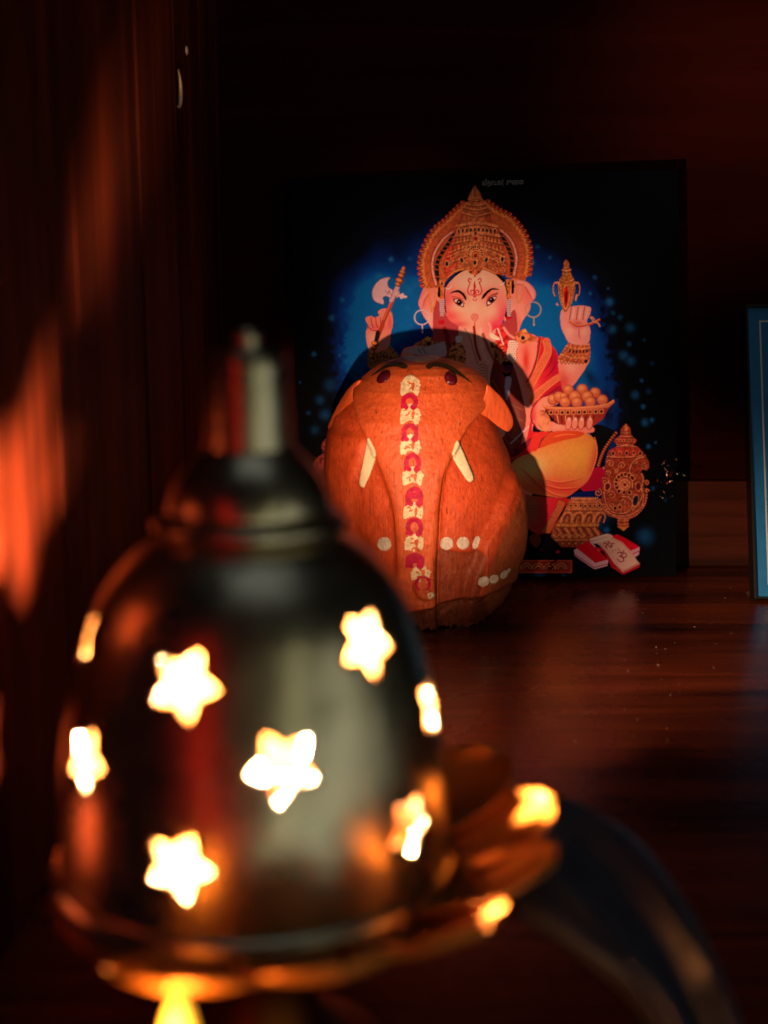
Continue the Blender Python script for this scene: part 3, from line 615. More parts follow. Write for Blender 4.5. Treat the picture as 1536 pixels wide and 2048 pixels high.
for x, y, rot in ((712, 962, 0), (568, 935, -.3), (838, 930, .3), (405, 975, 0), (1012, 925, 0)):
    p = z2((x, y))[0]; G.ell(*p, 4.6, 7, goldL, 1, rot); G.ell(*p, 3.2, 5, lin((16, 34, 40)), 1, rot)
G.poly(z2((720, 612), (745, 640), (770, 680), (790, 720), (720, 740), (660, 715), (680, 660)), lin((214, 124, 74))); G.ell(*z2((720, 640))[0], 2.2, 3.4, lin((20, 40, 40))); G.ell(*z2((722, 700))[0], 4, 4, lin((160, 30, 20)))
G.stroke(z2((400, 1140), (500, 1060), (600, 1030), (700, 1012), (830, 1030), (940, 1085)), lin((230, 130, 60)), 2.6); G.stroke(z2((400, 1150), (500, 1072), (600, 1042), (700, 1026), (830, 1042), (940, 1095)), lin((60, 14, 8)), 1.4)
pd = G.poly(z2((640, 1020), (790, 1015), (770, 1070), (735, 1095), (710, 1125), (690, 1095), (650, 1075)), lin((190, 92, 50))); filigree(pd, .4); G.ell(*z2((665, 1065))[0], 2.4, 2.4, wine); G.ell(*z2((752, 1062))[0], 2.4, 2.4, wine)
filigree(cr, .3)
fi = G.poly(z2((712, 112), (735, 150), (768, 190), (782, 240), (775, 262), (655, 262), (650, 225), (672, 180)), lin((176, 100, 50)), edge=lin((90, 40, 16)), ew=1.)
G.stroke(z2((712, 125), (710, 240)), lin((100, 44, 20)), 1.4); G.stroke(z2((690, 165), (684, 240)), lin((214, 140, 70)), 1.4); G.stroke(z2((738, 165), (745, 240)), lin((206, 130, 64)), 1.4); G.stroke(z2((650, 244), (712, 256), (780, 244)), lin((226, 130, 70)), 2)
# side tassels
for x0_, s_ in ((350, 1), (1085, -1)):
    pt = G.poly(z2((x0_ - 30, 1150), (x0_ + 30, 1150), (x0_ + 24, 1230), (x0_ + 12, 1290), (x0_ + 22, 1350), (x0_ - 24, 1350), (x0_ - 12, 1290), (x0_ - 26, 1230)), lin((206, 106, 40))); G.ell(*z2((x0_, 1190))[0], 3.2, 5.6, goldL); G.ell(*z2((x0_, 1190))[0], 2, 4, lin((60, 24, 10)))
    filigree(pt, .3)
    G.poly(z3((x0_ - 28, 380), (x0_ + 28, 380), (x0_ + 22, 560 + 10 * (s_ < 0)), (x0_ - 22, 560)), lin((206, 170, 166)), smooth=False)
    for i in range(8):
        for k in range(4): G.ell(*z3((x0_ - 20 + k * 13, 392 + i * 22))[0], .8, 1.1, lin((110, 60, 70)))
    G.poly(z3((x0_ - 36, 570 + 40 * (s_ > 0)), (x0_ + 28, 560 + 40 * (s_ > 0)), (x0_ + 28, 592 + 60 * (s_ > 0)), (x0_ - 34, 600 + 54 * (s_ > 0))), lin((180, 14, 30)), smooth=False)
for pts, w_ in ((((205, 1240), (215, 1340), (230, 1440), (240, 1500)), 3.4), (((270, 1240), (280, 1350), (270, 1430), (235, 1480)), 3), (((1160, 1150), (1165, 1290), (1185, 1400)), 3), (((1250, 1160), (1245, 1300), (1200, 1400)), 2.6)): G.stroke(z2(*pts), lin((196, 100, 30)), w_); G.stroke(z2(*pts), lin((240, 160, 70)), w_ * .4)
G.poly(z2((310, 1240), (330, 1230), (335, 1330), (305, 1330)), black); G.poly(z2((1120, 1160), (1142, 1170), (1140, 1290), (1112, 1290)), black)
G.stroke(z2((388, 1240), (420, 1252), (440, 1240), (455, 1215)), lin((226, 210, 206)), 1.6)
G.stroke(z2((1035, 1180), (1010, 1200), (985, 1198)), lin((226, 210, 206)), 1.6)

# small ornament at the far left, and the tall side pillar
for pts in ([(690, 870), (660, 873), (644, 888), (650, 905), (690, 905)], [(690, 900), (650, 905), (628, 925), (622, 950), (640, 985), (660, 1010), (700, 1020)]):
    j = G.poly(pts, lin((150, 60, 44))); filigree(j, .6)
G.spiral(643, 935, 9, 1.3, 0, 1, 2, wine, lin((200, 104, 60))); G.spiral(650, 965, 9, 1.3, 2, -1, 2, wine, lin((200, 104, 60))); G.ell(635, 960, 3, 4, black); G.ell(655, 985, 3, 4, black)
pl = G.poly(z7((585, 58), (640, 110), (665, 165), (655, 205), (692, 268), (765, 330), (750, 372), (700, 410), (800, 450), (858, 520), (905, 580), (962, 680), (968, 780), (925, 830), (862, 812), (812, 870), (860, 960), (882, 1010), (890, 1140), (900, 1200), (925, 1260), (912, 1380), (850, 1480), (740, 1570), (640, 1615), (622, 1680), (632, 1730), (550, 1820), (468, 1770), (448, 1700), (460, 1615), (330, 1585), (230, 1520), (190, 1420), (180, 1330), (200, 1250), (190, 1150), (205, 1060), (200, 980), (270, 950), (245, 880), (255, 820), (248, 740), (262, 650), (284, 600), (286, 545), (340, 480), (445, 430), (440, 402), (385, 350), (405, 310), (490, 262), (508, 200), (500, 150)), lin((166, 62, 38)), smooth=False)
shade(pl, lin((110, 26, 18)), *z7((500, 1000))[0], 30, 70, .35); shade(pl, lin((214, 100, 66)), *z7((600, 1500))[0], 50, 20, .6); shade(pl, lin((190, 50, 40)), *z7((600, 500))[0], 40, 12, .6)
for a, wd in ((((510, 205), (585, 215), (660, 205)), 1.6), (((490, 262), (585, 272), (692, 268)), 1.6), (((440, 402), (580, 412), (700, 410)), 2.2), (((284, 600), (450, 612), (640, 608), (860, 590), (905, 580)), 2.2), (((445, 432), (580, 424), (760, 438)), 1.5)):
    G.stroke(z7(*a), lin((226, 132, 84)), wd); G.stroke(z7(*[(x, y + 12) for x, y in a]), wine, wd * .7)
G.poly(z7((585, 70), (625, 130), (600, 180), (560, 160)), lin((216, 124, 66)))
for x, y in ((380, 548), (487, 548), (600, 542), (720, 540), (822, 546)): G.ell(*z7((x, y))[0], 4., 5., lin((220, 120, 72))); G.ell(*z7((x, y))[0], 2.7, 3.6, [lin((150, 30, 28)), lin((14, 22, 40))][x in (380, 600, 822)])
for i in range(6): G.ell(*z7((445 + 52 * i, 335))[0], 3, 3, lin((220, 120, 76))); G.ell(*z7((445 + 52 * i, 337))[0], 1.8, 1.8, wine)
dk, hi_ = lin((84, 16, 14)), lin((222, 128, 78))
for x, y, r_, st, dr in ((335, 715, 66, 3.4, 1), (525, 745, 66, 2.6, 1), (300, 875, 48, 3.6, 1), (440, 830, 40, 1, 1), (250, 1010, 70, 4, 1), (130, 1190, 66, 5, 1), (350, 1235, 78, 3.6, 1), (345, 1400, 55, 2, -1), (535, 1330, 62, 3.6, -1), (760, 1090, 55, 4, 1), (890, 760, 60, 5, -1), (740, 930, 45, 2, 1), (480, 1400, 40, 1, 1), (750, 690, 40, 2, 1), (150, 1330, 34, 4, 1), (925, 1030, 46, 3.4, 1), (700, 1240, 40, 2, -1)):
    G.spiral(*z7((x, y))[0], r_ / 8.192, 1.25, st, dr, 2.2, dk, hi_)
G.stroke(z7((240, 800), (215, 790), (225, 770)), hi_, 2); G.stroke(z7((905, 1160), (940, 1135), (968, 1160)), hi_, 2.4)
for pts in (((880, 600), (760, 640), (670, 740), (650, 860), (690, 1000), (690, 1120)), ((840, 880), (870, 960), (850, 1100), (850, 1250), (780, 1400), (640, 1500)), ((230, 1180), (250, 1330), (330, 1480), (480, 1530), (640, 1490), (690, 1380), (640, 1270), (530, 1250)), ((120, 1310), (190, 1380), (250, 1480), (400, 1560), (600, 1570), (760, 1500), (860, 1380), (870, 1200))):
    G.stroke(z7(*pts), dk, 5.2); G.stroke(z7(*pts), hi_, 2.8)
for i in range(9): an = math.pi * (.75 + i * .13); p = (575 + 150 * math.cos(an), 1040 + 150 * math.sin(an)); G.ell(*z7(p)[0], 5, 6.4, hi_, 1, an); G.ell(*z7(p)[0], 3.4, 4.8, dk, 1, an)
for rr_, c in ((12, hi_), (8.4, lin((170, 70, 44))), (6.6, hi_), (3.6, lin((130, 20, 20)))): G.ell(*z7((570, 1060))[0], rr_, rr_, c)
for x, y, c in ((475, 1165, lin((14, 14, 30))), (555, 1185, wine), (645, 1190, lin((14, 14, 30))), (410, 1445, black), (490, 1430, wine)): G.ell(*z7((x, y))[0], 4.6, 5, hi_); G.ell(*z7((x, y))[0], 3, 3.4, c)
for x, y, rx, ry, rot in ((285, 1090, 5, 7.4, .3), (790, 1090, 4.6, 8, 0), (745, 1320, 5, 11, .25)): G.ell(*z7((x, y))[0], rx + 2, ry + 2, hi_, 1, rot); G.ell(*z7((x, y))[0], rx, ry, lin((110, 20, 40)) if x != 745 else lin((20, 30, 60)), 1, rot)
for i in range(26):
    t = i / 25; an = -.25 + t * 3.0; G.ell(*z7((560 + 368 * math.cos(an) * (1 - .05 * math.sin(an)), 1230 + 388 * math.sin(an)))[0], 1.9, 1.9, lin((226, 120, 84)))
for yy in (1640, 1700, 1745): G.stroke(z7((455, yy), (545, yy + 12), (630, yy)), lin((232, 130, 74)), 1.8)
G.poly(z7((475, 1755), (618, 1755), (550, 1822)), lin((226, 124, 50)), smooth=False)
filigree(pl, .3)

# books
G.poly(z6((722, 768), (850, 700), (985, 850), (978, 888), (880, 916), (728, 812)), lin((226, 176, 180)), smooth=False); G.stroke(z6((724, 800), (880, 902), (978, 874)), lin((176, 16, 34)), 1.8, smooth=False)
G.poly(z6((735, 748), (830, 696), (985, 842), (885, 868)), lin((206, 10, 34)), smooth=False)
G.poly(z6((1150, 776), (1225, 745), (1222, 800), (1190, 822)), lin((220, 160, 166)), smooth=False); G.stroke(z6((1168, 800), (1222, 775)), lin((186, 16, 34)), 1.8, smooth=False)
G.poly(z6((1000, 662), (1055, 648), (1100, 668), (1226, 744), (1150, 778)), lin((216, 8, 36)), smooth=False)
G.poly(z6((850, 740), (950, 780), (1010, 900), (1100, 958), (1226, 898), (1222, 870), (1000, 760)), lin((180, 18, 40)), smooth=False)
bkm = G.poly(z6((842, 682), (975, 642), (1012, 668), (1095, 712), (1160, 780), (1226, 876), (1098, 940), (1030, 870), (960, 770), (905, 722), (858, 716)), lin((226, 182, 154)), smooth=False)
shade(bkm, lin((150, 110, 130)), *z6((900, 735))[0], 18, 7, .8, .6); G.stroke(z6((845, 690), (970, 650), (1008, 672), (870, 712)), lin((236, 206, 186)), 2.4)
G.stroke(z6((1006, 676), (1086, 716), (1150, 784), (1206, 868), (1096, 922), (1036, 846), (968, 752), (930, 720)), lin((206, 110, 84)), 1.)
G.stroke(z6((1104, 930), (1222, 872)), lin((190, 130, 110)), 3, smooth=False)
rb = lin((160, 14, 44))
for s_ in ((((958, 708), (998, 742)), ((995, 708), (962, 738)), ((995, 708), (978, 700)), ((958, 708), (950, 722)), ((998, 742), (1018, 730)), ((962, 738), (975, 752)), ((1000, 722), (1030, 716)), ((1004, 752), (1012, 738)))): G.stroke(z6(*s_), rb, 2.2, smooth=False)
for p in ((1020, 772), (1040, 770), (1018, 784), (1062, 758), (1068, 768)): G.ell(*z6(p)[0], 1.1, 1.1, rb)
G.stroke(z6((1056, 792), (1078, 784), (1090, 804), (1072, 816), (1094, 824), (1104, 848), (1078, 858), (1054, 838)), rb, 2.2); G.stroke(z6((1090, 816), (1108, 826), (1124, 812), (1112, 790), (1098, 800)), rb, 2.); G.stroke(z6((1086, 782), (1098, 788), (1106, 776)), rb, 1.6); G.ell(*z6((1102, 772))[0], 1.2, 1.2, rb)
G.a *= (.93 + .14 * N3)[..., None]

M_print = mat('card_print', (.1, .1, .1), .55); M_print.node_tree.nodes['Principled BSDF'].inputs['Specular IOR Level'].default_value = .03
at = nd(M_print, 'ShaderNodeVertexColor'); at.layer_name = 'ink'
lk(M_print, at.outputs[0], M_print.node_tree.nodes['Principled BSDF'].inputs['Base Color'])
tc_ = nd(M_print, 'ShaderNodeTexCoord'); nz_ = nd(M_print, 'ShaderNodeTexNoise', Scale=22., Detail=2.); bp_ = nd(M_print, 'ShaderNodeBump', Strength=.35, Distance=.002)
lk(M_print, tc_.outputs['Object'], nz_.inputs[0]); lk(M_print, nz_.outputs[0], bp_.inputs['Height']); lk(M_print, bp_.outputs[0], M_print.node_tree.nodes['Principled BSDF'].inputs['Normal'])
M_card = mat('card_board', (.008, .008, .01), .9)
card = empty('picture_card', tuple(Q[3]), 'dark blue printed card of a seated elephant headed deity, leaning on the back wall', 'picture card')
card.matrix_world = card_mat


def card_mesh():
    nx, ny = 700, 734
    uu, vv = np.meshgrid(np.linspace(0, CW, nx), np.linspace(0, CH, ny)); u, v = uu.ravel(), vv.ravel()
    px, py = card_px(u, v)
    fx = np.clip(px - G.x0 - .5, 0, G.W - 1.01); fy = np.clip(py - G.y0 - .5, 0, G.H - 1.01); xi, yi = fx.astype(int), fy.astype(int); a, b = (fx - xi)[:, None], (fy - yi)[:, None]
    A = G.a
    c = A[yi, xi] * (1 - a) * (1 - b) + A[yi, xi + 1] * a * (1 - b) + A[yi + 1, xi] * (1 - a) * b + A[yi + 1, xi + 1] * a * b
    c = np.clip(c * PRINT_GAIN, 0, .9)
    co = np.stack([u, np.full_like(u, -.00025), v], 1)
    me = bpy.data.meshes.new('printed_sheet'); me.vertices.add(nx * ny); me.vertices.foreach_set('co', co.ravel())
    j, i = np.mgrid[0:ny - 1, 0:nx - 1]; q = (j * nx + i).ravel(); F = np.stack([q, q + 1, q + nx + 1, q + nx], 1).astype(np.int32)
    nf = len(F); me.loops.add(nf * 4); me.loops.foreach_set('vertex_index', F.ravel()); me.polygons.add(nf)
    me.polygons.foreach_set('loop_start', np.arange(0, nf * 4, 4, dtype=np.int32)); me.update(calc_edges=True)
    at = me.color_attributes.new('ink', 'FLOAT_COLOR', 'POINT'); at.data.foreach_set('color', np.concatenate([c, np.ones((len(c), 1))], 1).astype(np.float32).ravel())
    return link('printed_sheet', me, M_print, card, True)


PRINT_GAIN = np.array([1.22, 1.14, 1.6])
card_mesh()
box('backing_board', (.0002, .0001, .0002), (CW - .0002, .0016, CH - .0002), M_card, card)
# faint line of Tamil lettering along the top edge
cu_ = bpy.data.curves.new('lettering', 'FONT'); cu_.body = '\u0bb5\u0bbf\u0ba8\u0bbe\u0baf\u0b95\u0bb0\u0bcd  \u0ba4\u0bc1\u0ba3\u0bc8'; cu_.size = .0042
to_ = bpy.data.objects.new('tmp', cu_); COL.objects.link(to_); dg = bpy.context.evaluated_depsgraph_get()
tm = bpy.data.meshes.new_from_object(to_.evaluated_get(dg)); bpy.data.objects.remove(to_)
if len(tm.vertices):
    M_let = mat('grey_ink', (.30, .30, .31), .6); xs = [v.co.x for v in tm.vertices]; x0_, x1_ = min(xs), max(xs)
    for v in tm.vertices: v.co = Vector(((v.co.x - x0_) / (x1_ - x0_) * .0232 + .1085, -.0005, v.co.y * 1.0 + CH - .0058))
    link('lettering', tm, M_let, card)

# ------------------------------------------------------------------ the carved idol
M_wood = mat('painted_shell', (.5, .15, .05), .52); b_ = M_wood.node_tree.nodes['Principled BSDF']
vc = nd(M_wood, 'ShaderNodeVertexColor'); vc.layer_name = 'pigment'
tc_ = nd(M_wood, 'ShaderNodeTexCoord'); mp_ = nd(M_wood, 'ShaderNodeMapping'); mp_.inputs['Scale'].default_value = (1500, 1500, 110)
lk(M_wood, tc_.outputs['Object'], mp_.inputs[0])
n1 = nd(M_wood, 'ShaderNodeTexNoise', Scale=1., Detail=5., Roughness=.6, Distortion=.4); lk(M_wood, mp_.outputs[0], n1.inputs[0])
n2 = nd(M_wood, 'ShaderNodeTexNoise', Scale=60., Detail=5., Roughness=.6); lk(M_wood, tc_.outputs['Object'], n2.inputs[0])
r1 = ramp(M_wood, [(.30, (.40, .28, .22)), (.43, (.90, .86, .82)), (.68, (1.12, 1.2, 1.2))]); lk(M_wood, n1.outputs[0], r1.inputs[0])
r2 = ramp(M_wood, [(.3, (.74, .62, .6)), (.7, (1.12, 1.2, 1.3))]); lk(M_wood, n2.outputs[0], r2.inputs[0])
mx1 = nd(M_wood, 'ShaderNodeMix', data_type='RGBA', blend_type='MULTIPLY'); mx1.inputs[0].default_value = 1
lk(M_wood, vc.outputs[0], mx1.inputs[6]); lk(M_wood, r1.outputs[0], mx1.inputs[7])
mx2 = nd(M_wood, 'ShaderNodeMix', data_type='RGBA', blend_type='MULTIPLY'); mx2.inputs[0].default_value = 1
lk(M_wood, mx1.outputs[2], mx2.inputs[6]); lk(M_wood, r2.outputs[0], mx2.inputs[7]); lk(M_wood, mx2.outputs[2], b_.inputs['Base Color'])
bp_ = nd(M_wood, 'ShaderNodeBump', Strength=.5, Distance=.0004); lk(M_wood, n1.outputs[0], bp_.inputs['Height']); lk(M_wood, bp_.outputs[0], b_.inputs['Normal'])
b_.inputs['Specular IOR Level'].default_value = .35

IY = .62
idol = empty('carved_idol', (.021, IY, 0), 'orange carved elephant headed idol with white and magenta garland painted down its trunk', 'idol')
I = Canvas(600, 690, 1080, 1290, 1.)
IH, IW = I.a.shape[:2]
J3 = fnoise(IH, IW, 3, 21, 2); J9 = fnoise(IH, IW, 8, 22, 3); J25 = fnoise(IH, IW, 25, 23, 3)


def soften(a, n):
    for _ in range(n):
        a = (np.roll(a, 1, 0) + np.roll(a, -1, 0) + a * 2) / 4; a = (np.roll(a, 1, 1) + np.roll(a, -1, 1) + a * 2) / 4
    return a


def mask(pts, smooth=True):
    K = np.zeros((IH, IW)); P = spline(pts, 6, True) if smooth else np.array(pts, float); sl, k = I.inside(P); K[sl] = k; return K


def mstroke(pts, w_):
    save = I.a; I.a = np.zeros((IH, IW, 3)); I.stroke(pts, (1, 1, 1), w_); K = I.a[..., 0].copy(); I.a = save; return K


panel = mask([(700, 690), (960, 690), (966, 760), (966, 795), (954, 822), (930, 850), (915, 878), (897, 920), (884, 955), (879, 1000), (876, 1050), (872, 1120), (872, 1200), (868, 1290), (800, 1290), (797, 1120), (794, 1060), (788, 1010), (775, 966), (760, 923), (749, 895), (737, 873), (724, 840), (718, 800), (722, 755), (700, 720)])
arm_r = mask([(1080, 840), (1080, 940), (1024, 940), (1006, 985), (985, 1040), (962, 1085), (955, 1120), (935, 1180), (940, 1300), (1100, 1300)])
arm_l = mask([(600, 870), (690, 868), (730, 880), (716, 940), (700, 1000), (705, 1100), (600, 1100)])
HM = .0040 * soften(panel, 60) + .0020 * soften(panel, 4)
HM += .0042 * soften(1 - arm_r, 16) * 0 + .0046 * soften(arm_r, 26) + .0022 * soften(arm_l, 60)
HM -= .0014 * soften(mstroke([(966, 795), (954, 822), (930, 850), (915, 878), (897, 920), (884, 955), (879, 1000), (877, 1050), (874, 1150), (872, 1240)], 3.0), 2)
HM -= .0008 * soften(mstroke([(722, 755), (716, 790), (722, 840), (737, 873), (749, 895), (765, 935)], 2.4), 3)
low = mask([(872, 1106), (930, 1104), (962, 1104), (948, 1190), (900, 1215), (874, 1220)])
HM -= .0006 * soften(low, 10)
HM -= .0014 * soften(mask([(600, 1214), (800, 1225), (880, 1208), (960, 1190), (1010, 1165), (1080, 1130), (1080, 1300), (600, 1300)], False), 4)
HM += .00045 * (J9 - .5) + .0006 * (J25 - .5)
HM += .0016 * soften(mask([(836, 1156), (868, 1156), (870, 1186), (850, 1194), (836, 1180)]), 5)
# pigment
orange, orange2, brown, brownD = np.array((.64, .100, .026)), np.array((.62, .070, .016)), np.array((.19, .036, .012)), np.array((.06, .022, .012))
I.a[:] = orange
k = soften(1 - panel, 8)[..., None] * .75; I.a = I.a * (1 - k) + orange2 * k
brown_patch = np.clip((soften(low, 16) - .28 - .7 * (J9 - .4)) * 2.4, 0, .72)[..., None]; I.a = I.a * (1 - brown_patch) + (brown * (.7 + .7 * J3[..., None])) * brown_patch  # bare brown patch with its soft shade painted in
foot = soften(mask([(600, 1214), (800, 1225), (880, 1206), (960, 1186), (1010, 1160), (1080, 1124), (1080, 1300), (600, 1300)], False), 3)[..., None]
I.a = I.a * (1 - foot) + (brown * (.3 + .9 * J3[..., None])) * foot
I.poly([(875, 1110), (800, 1000), (800, 1000), (875, 1112)], orange)
flank = soften(mask([(1100, 900), (1040, 960), (1018, 1010), (996, 1060), (978, 1110), (960, 1180), (1000, 1300), (1100, 1300)]), 12)[..., None] * .8; I.a = I.a * (1 - flank) + np.array((.33, .085, .030)) * flank  # right flank tinted browner: its shaded side put into the pigment
capm = [(803, 716), (830, 709), (860, 709), (878, 716), (872, 722), (845, 725), (815, 722)]
g3 = np.random.default_rng(3)
for q in range(520):       # pores and scratches in the shell
    x, y = 640 + 400 * g3.random(), 720 + 520 * g3.random(); L_ = 3 + 8 * g3.random()
    I.stroke([(x, y), (x + g3.normal() * .8, y + L_)], brownD if q % 3 else np.array((.5, .2, .1)), 1.0 + .5 * g3.random(), smooth=False, al=.25 + .5 * g3.random())

# body surface: rows by height
rows = [(711.5, 822, 862), (714, 803, 880), (718, 790, 893), (724, 774, 908), (732, 759, 928), (744, 742, 946), (757, 724, 960), (775, 704, 968), (800, 682, 976), (830, 664, 986), (862, 656, 998), (909, 651, 1018), (938, 649, 1024), (985, 652, 1043),
        (1046, 664, 1048), (1083, 676, 1043), (1115, 690, 1033), (1143, 700, 1024), (1165, 708, 1014), (1192, 722, 998), (1208, 740, 978)]
ry = np.array([r[0] for r in rows]); rl = np.array([r[1] for r in rows]); rr = np.array([r[2] for r in rows])
rz = np.array([on_depth(768, y, IY)[2] for y in ry]); rxl = np.array([on_depth(x, y, IY)[0] for x, y in zip(rl, ry)]); rxr = np.array([on_depth(x, y, IY)[0] for x, y in zip(rr, ry)])
rd = np.interp(ry, [711, 714, 718, 724, 732, 744, 775, 830, 909, 1000, 1100, 1165, 1208], [.006, .013, .018, .023, .0275, .032, .038, .0435, .047, .049, .0485, .047, .045])
nr, nc = 560, 860
tz = np.linspace(0, 1, nr) ** 1.0; zmax = rz[0]; zz = zmax * (1 - (1 - (1 - tz)) ** 1.6) if False else zmax * (1 - tz ** 1.7) ** 1.0
zz = np.clip(zz, 0, zmax)
order = np.argsort(rz); L_ = np.interp(zz, rz[order], rxl[order]); R_ = np.interp(zz, rz[order], rxr[order]); D_ = np.interp(zz, rz[order], rd[order])
ph = np.linspace(-math.pi, math.pi, nc, endpoint=False)
# more columns at the front (phi = 0 faces the lens)
ph = ph - .45 * np.sin(ph)
wv = 1 + .018 * np.sin(7 * ph + 1) * 0
cx_ = ((L_ + R_) / 2)[:, None]; hw = ((R_ - L_) / 2)[:, None]
PX = cx_ + hw * np.sin(ph)[None]; PY = IY - D_[:, None] * np.cos(ph)[None]; PZ = np.repeat(zz[:, None], nc, 1)
# ragged fibrous lower edge
rag = .0032 * (np.interp(np.arange(nc), np.arange(0, nc, 9), np.random.default_rng(8).random(len(range(0, nc, 9)))) - .2)
PZ += np.clip(1 - PZ / .02, 0, 1) ** 2 * np.clip(rag, 0, 1)[None]


def pxof(X, Y, Zv):
    p0, p1, p2 = X, Y, Zv - .16; wd = p1 * _f[1] + p2 * _f[2]
    return 768 + 2400 * p0 / wd, 1024 - 2400 * (p1 * _u[1] + p2 * _u[2]) / wd


def samp(A, px, py):
    fx = np.clip(px - I.x0 - .5, 0, I.W - 1.01); fy = np.clip(py - I.y0 - .5, 0, I.H - 1.01); xi, yi = fx.astype(int), fy.astype(int); a, b = fx - xi, fy - yi
    if A.ndim == 3: a, b = a[..., None], b[..., None]
    return A[yi, xi] * (1 - a) * (1 - b) + A[yi, xi + 1] * a * (1 - b) + A[yi + 1, xi] * (1 - a) * b + A[yi + 1, xi + 1] * a * b


px_, py_ = pxof(PX, PY, PZ)
front = np.clip(np.cos(ph) * 6 + .6, 0, 1)[None]
hh = samp(HM, px_, py_) * np.clip(np.cos(ph) * 2.2, 0, 1)[None]
nx_ = np.sin(ph)[None] * np.ones_like(PX); ny_ = -np.cos(ph)[None] * np.ones_like(PX)
topf = np.clip((np.arange(nr) / 60.), .0, 1)[:, None]
PX = PX + nx_ * hh * topf; PY = PY + ny_ * hh * topf
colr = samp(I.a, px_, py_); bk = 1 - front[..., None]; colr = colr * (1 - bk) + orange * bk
V = np.stack([PX, PY, PZ], 2).reshape(-1, 3)
j, i = np.mgrid[0:nr - 1, 0:nc]; q = j * nc + i; q2 = j * nc + (i + 1) % nc
Fq = np.stack([q, q + nc, q2 + nc, q2], -1).reshape(-1, 4)


def fast_mesh(name, V, F, m, parent, attr=None, caps=None):
    me = bpy.data.meshes.new(name); me.vertices.add(len(V)); me.vertices.foreach_set('co', np.ascontiguousarray(V, dtype=np.float32).ravel())
    nf = len(F); extra = caps or []; tot = nf * 4 + sum(len(c) for c in extra)
    li = np.concatenate([F.ravel()] + [np.array(c) for c in extra]).astype(np.int32); me.loops.add(tot); me.loops.foreach_set('vertex_index', li)
    st = list(range(0, nf * 4, 4)); p = nf * 4
    for c in extra: st.append(p); p += len(c)
    me.polygons.add(nf + len(extra)); me.polygons.foreach_set('loop_start', np.array(st, dtype=np.int32)); me.update(calc_edges=True)
    if attr is not None:
        at = me.color_attributes.new('pigment', 'FLOAT_COLOR', 'POINT'); at.data.foreach_set('color', np.concatenate([attr, np.ones((len(attr), 1))], 1).astype(np.float32).ravel())
    o = link(name, me, m, None, True)
    if parent: o.parent = parent; o.matrix_parent_inverse = parent.matrix_world.inverted() if parent.matrix_world != Matrix() else Matrix.Translation(-parent.location)
    return o


ORIG = np.array([.021, IY, 0])
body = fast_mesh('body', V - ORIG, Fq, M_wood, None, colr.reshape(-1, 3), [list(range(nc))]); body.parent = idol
# painted decals taken from the carved surface itself, a hair above it
Fc = V.reshape(nr, nc, 3); Fn = np.stack([nx_, ny_, .0 * nx_], 2)
du = np.roll(Fc, -1, 1) - np.roll(Fc, 1, 1); dv = np.gradient(Fc, axis=0); Nn = np.cross(dv, du); Nn /= (np.linalg.norm(Nn, axis=2, keepdims=True) + 1e-12)
Nn *= np.where((Nn * Fn).sum(2, keepdims=True) < -.05, -1, 1)
Nn = np.where(((Nn * Fn).sum(2, keepdims=True) < 0.0), -Nn, Nn)
px_, py_ = pxof(Fc[..., 0], Fc[..., 1], Fc[..., 2])
frontf = (ny_ < -.02).reshape(-1)


def decal(name, K, m, h=.00020, label=None):
    v = samp(K, px_, py_).reshape(-1) > .5; ff = v[Fq].sum(1) >= 3; ff &= frontf[Fq].all(1); F = Fq[ff]
    if not len(F): return None
    ids, inv = np.unique(F, return_inverse=True)
    P = V[ids] + Nn.reshape(-1, 3)[ids] * h - ORIG
    o = fast_mesh(name, P, inv.reshape(-1, 4), m, None); o.parent = idol
    if label: o['label'] = label
    return o


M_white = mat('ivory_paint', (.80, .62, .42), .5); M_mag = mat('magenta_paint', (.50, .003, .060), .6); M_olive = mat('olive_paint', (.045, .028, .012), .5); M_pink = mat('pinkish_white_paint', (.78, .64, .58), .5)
for nm, M_ in (('a', M_white), ('b', M_mag), ('c', M_olive), ('d', M_pink)):
    bb = M_.node_tree.nodes['Principled BSDF']; tcx = nd(M_, 'ShaderNodeTexCoord'); nx1 = nd(M_, 'ShaderNodeTexNoise', Scale=420., Detail=4.); lk(M_, tcx.outputs['Object'], nx1.inputs[0])
    base = tuple(bb.inputs['Base Color'].default_value)[:3]; rr_ = ramp(M_, [(.3, tuple(c * .62 for c in base)), (.62, base)]); lk(M_, nx1.outputs[0], rr_.inputs[0]); lk(M_, rr_.outputs[0], bb.inputs['Base Color'])
    bb.inputs['Specular IOR Level'].default_value = .2
    bpx = nd(M_, 'ShaderNodeBump', Strength=.4, Distance=.0003); lk(M_, nx1.outputs[0], bpx.inputs['Height']); lk(M_, bpx.outputs[0], bb.inputs['Normal'])

rough = np.clip((J3 - .5) * 2, -1, 1)


def ragged(K, n=2, amt=.55): return (soften(K, n) + rough * .28 * amt > .5).astype(float)


def ring(cx, cy, rx, ry, wd, a0, a1):
    return [(cx + rx * math.cos(a), cy - ry * math.sin(a)) for a in np.linspace(a0, a1, 16)], wd


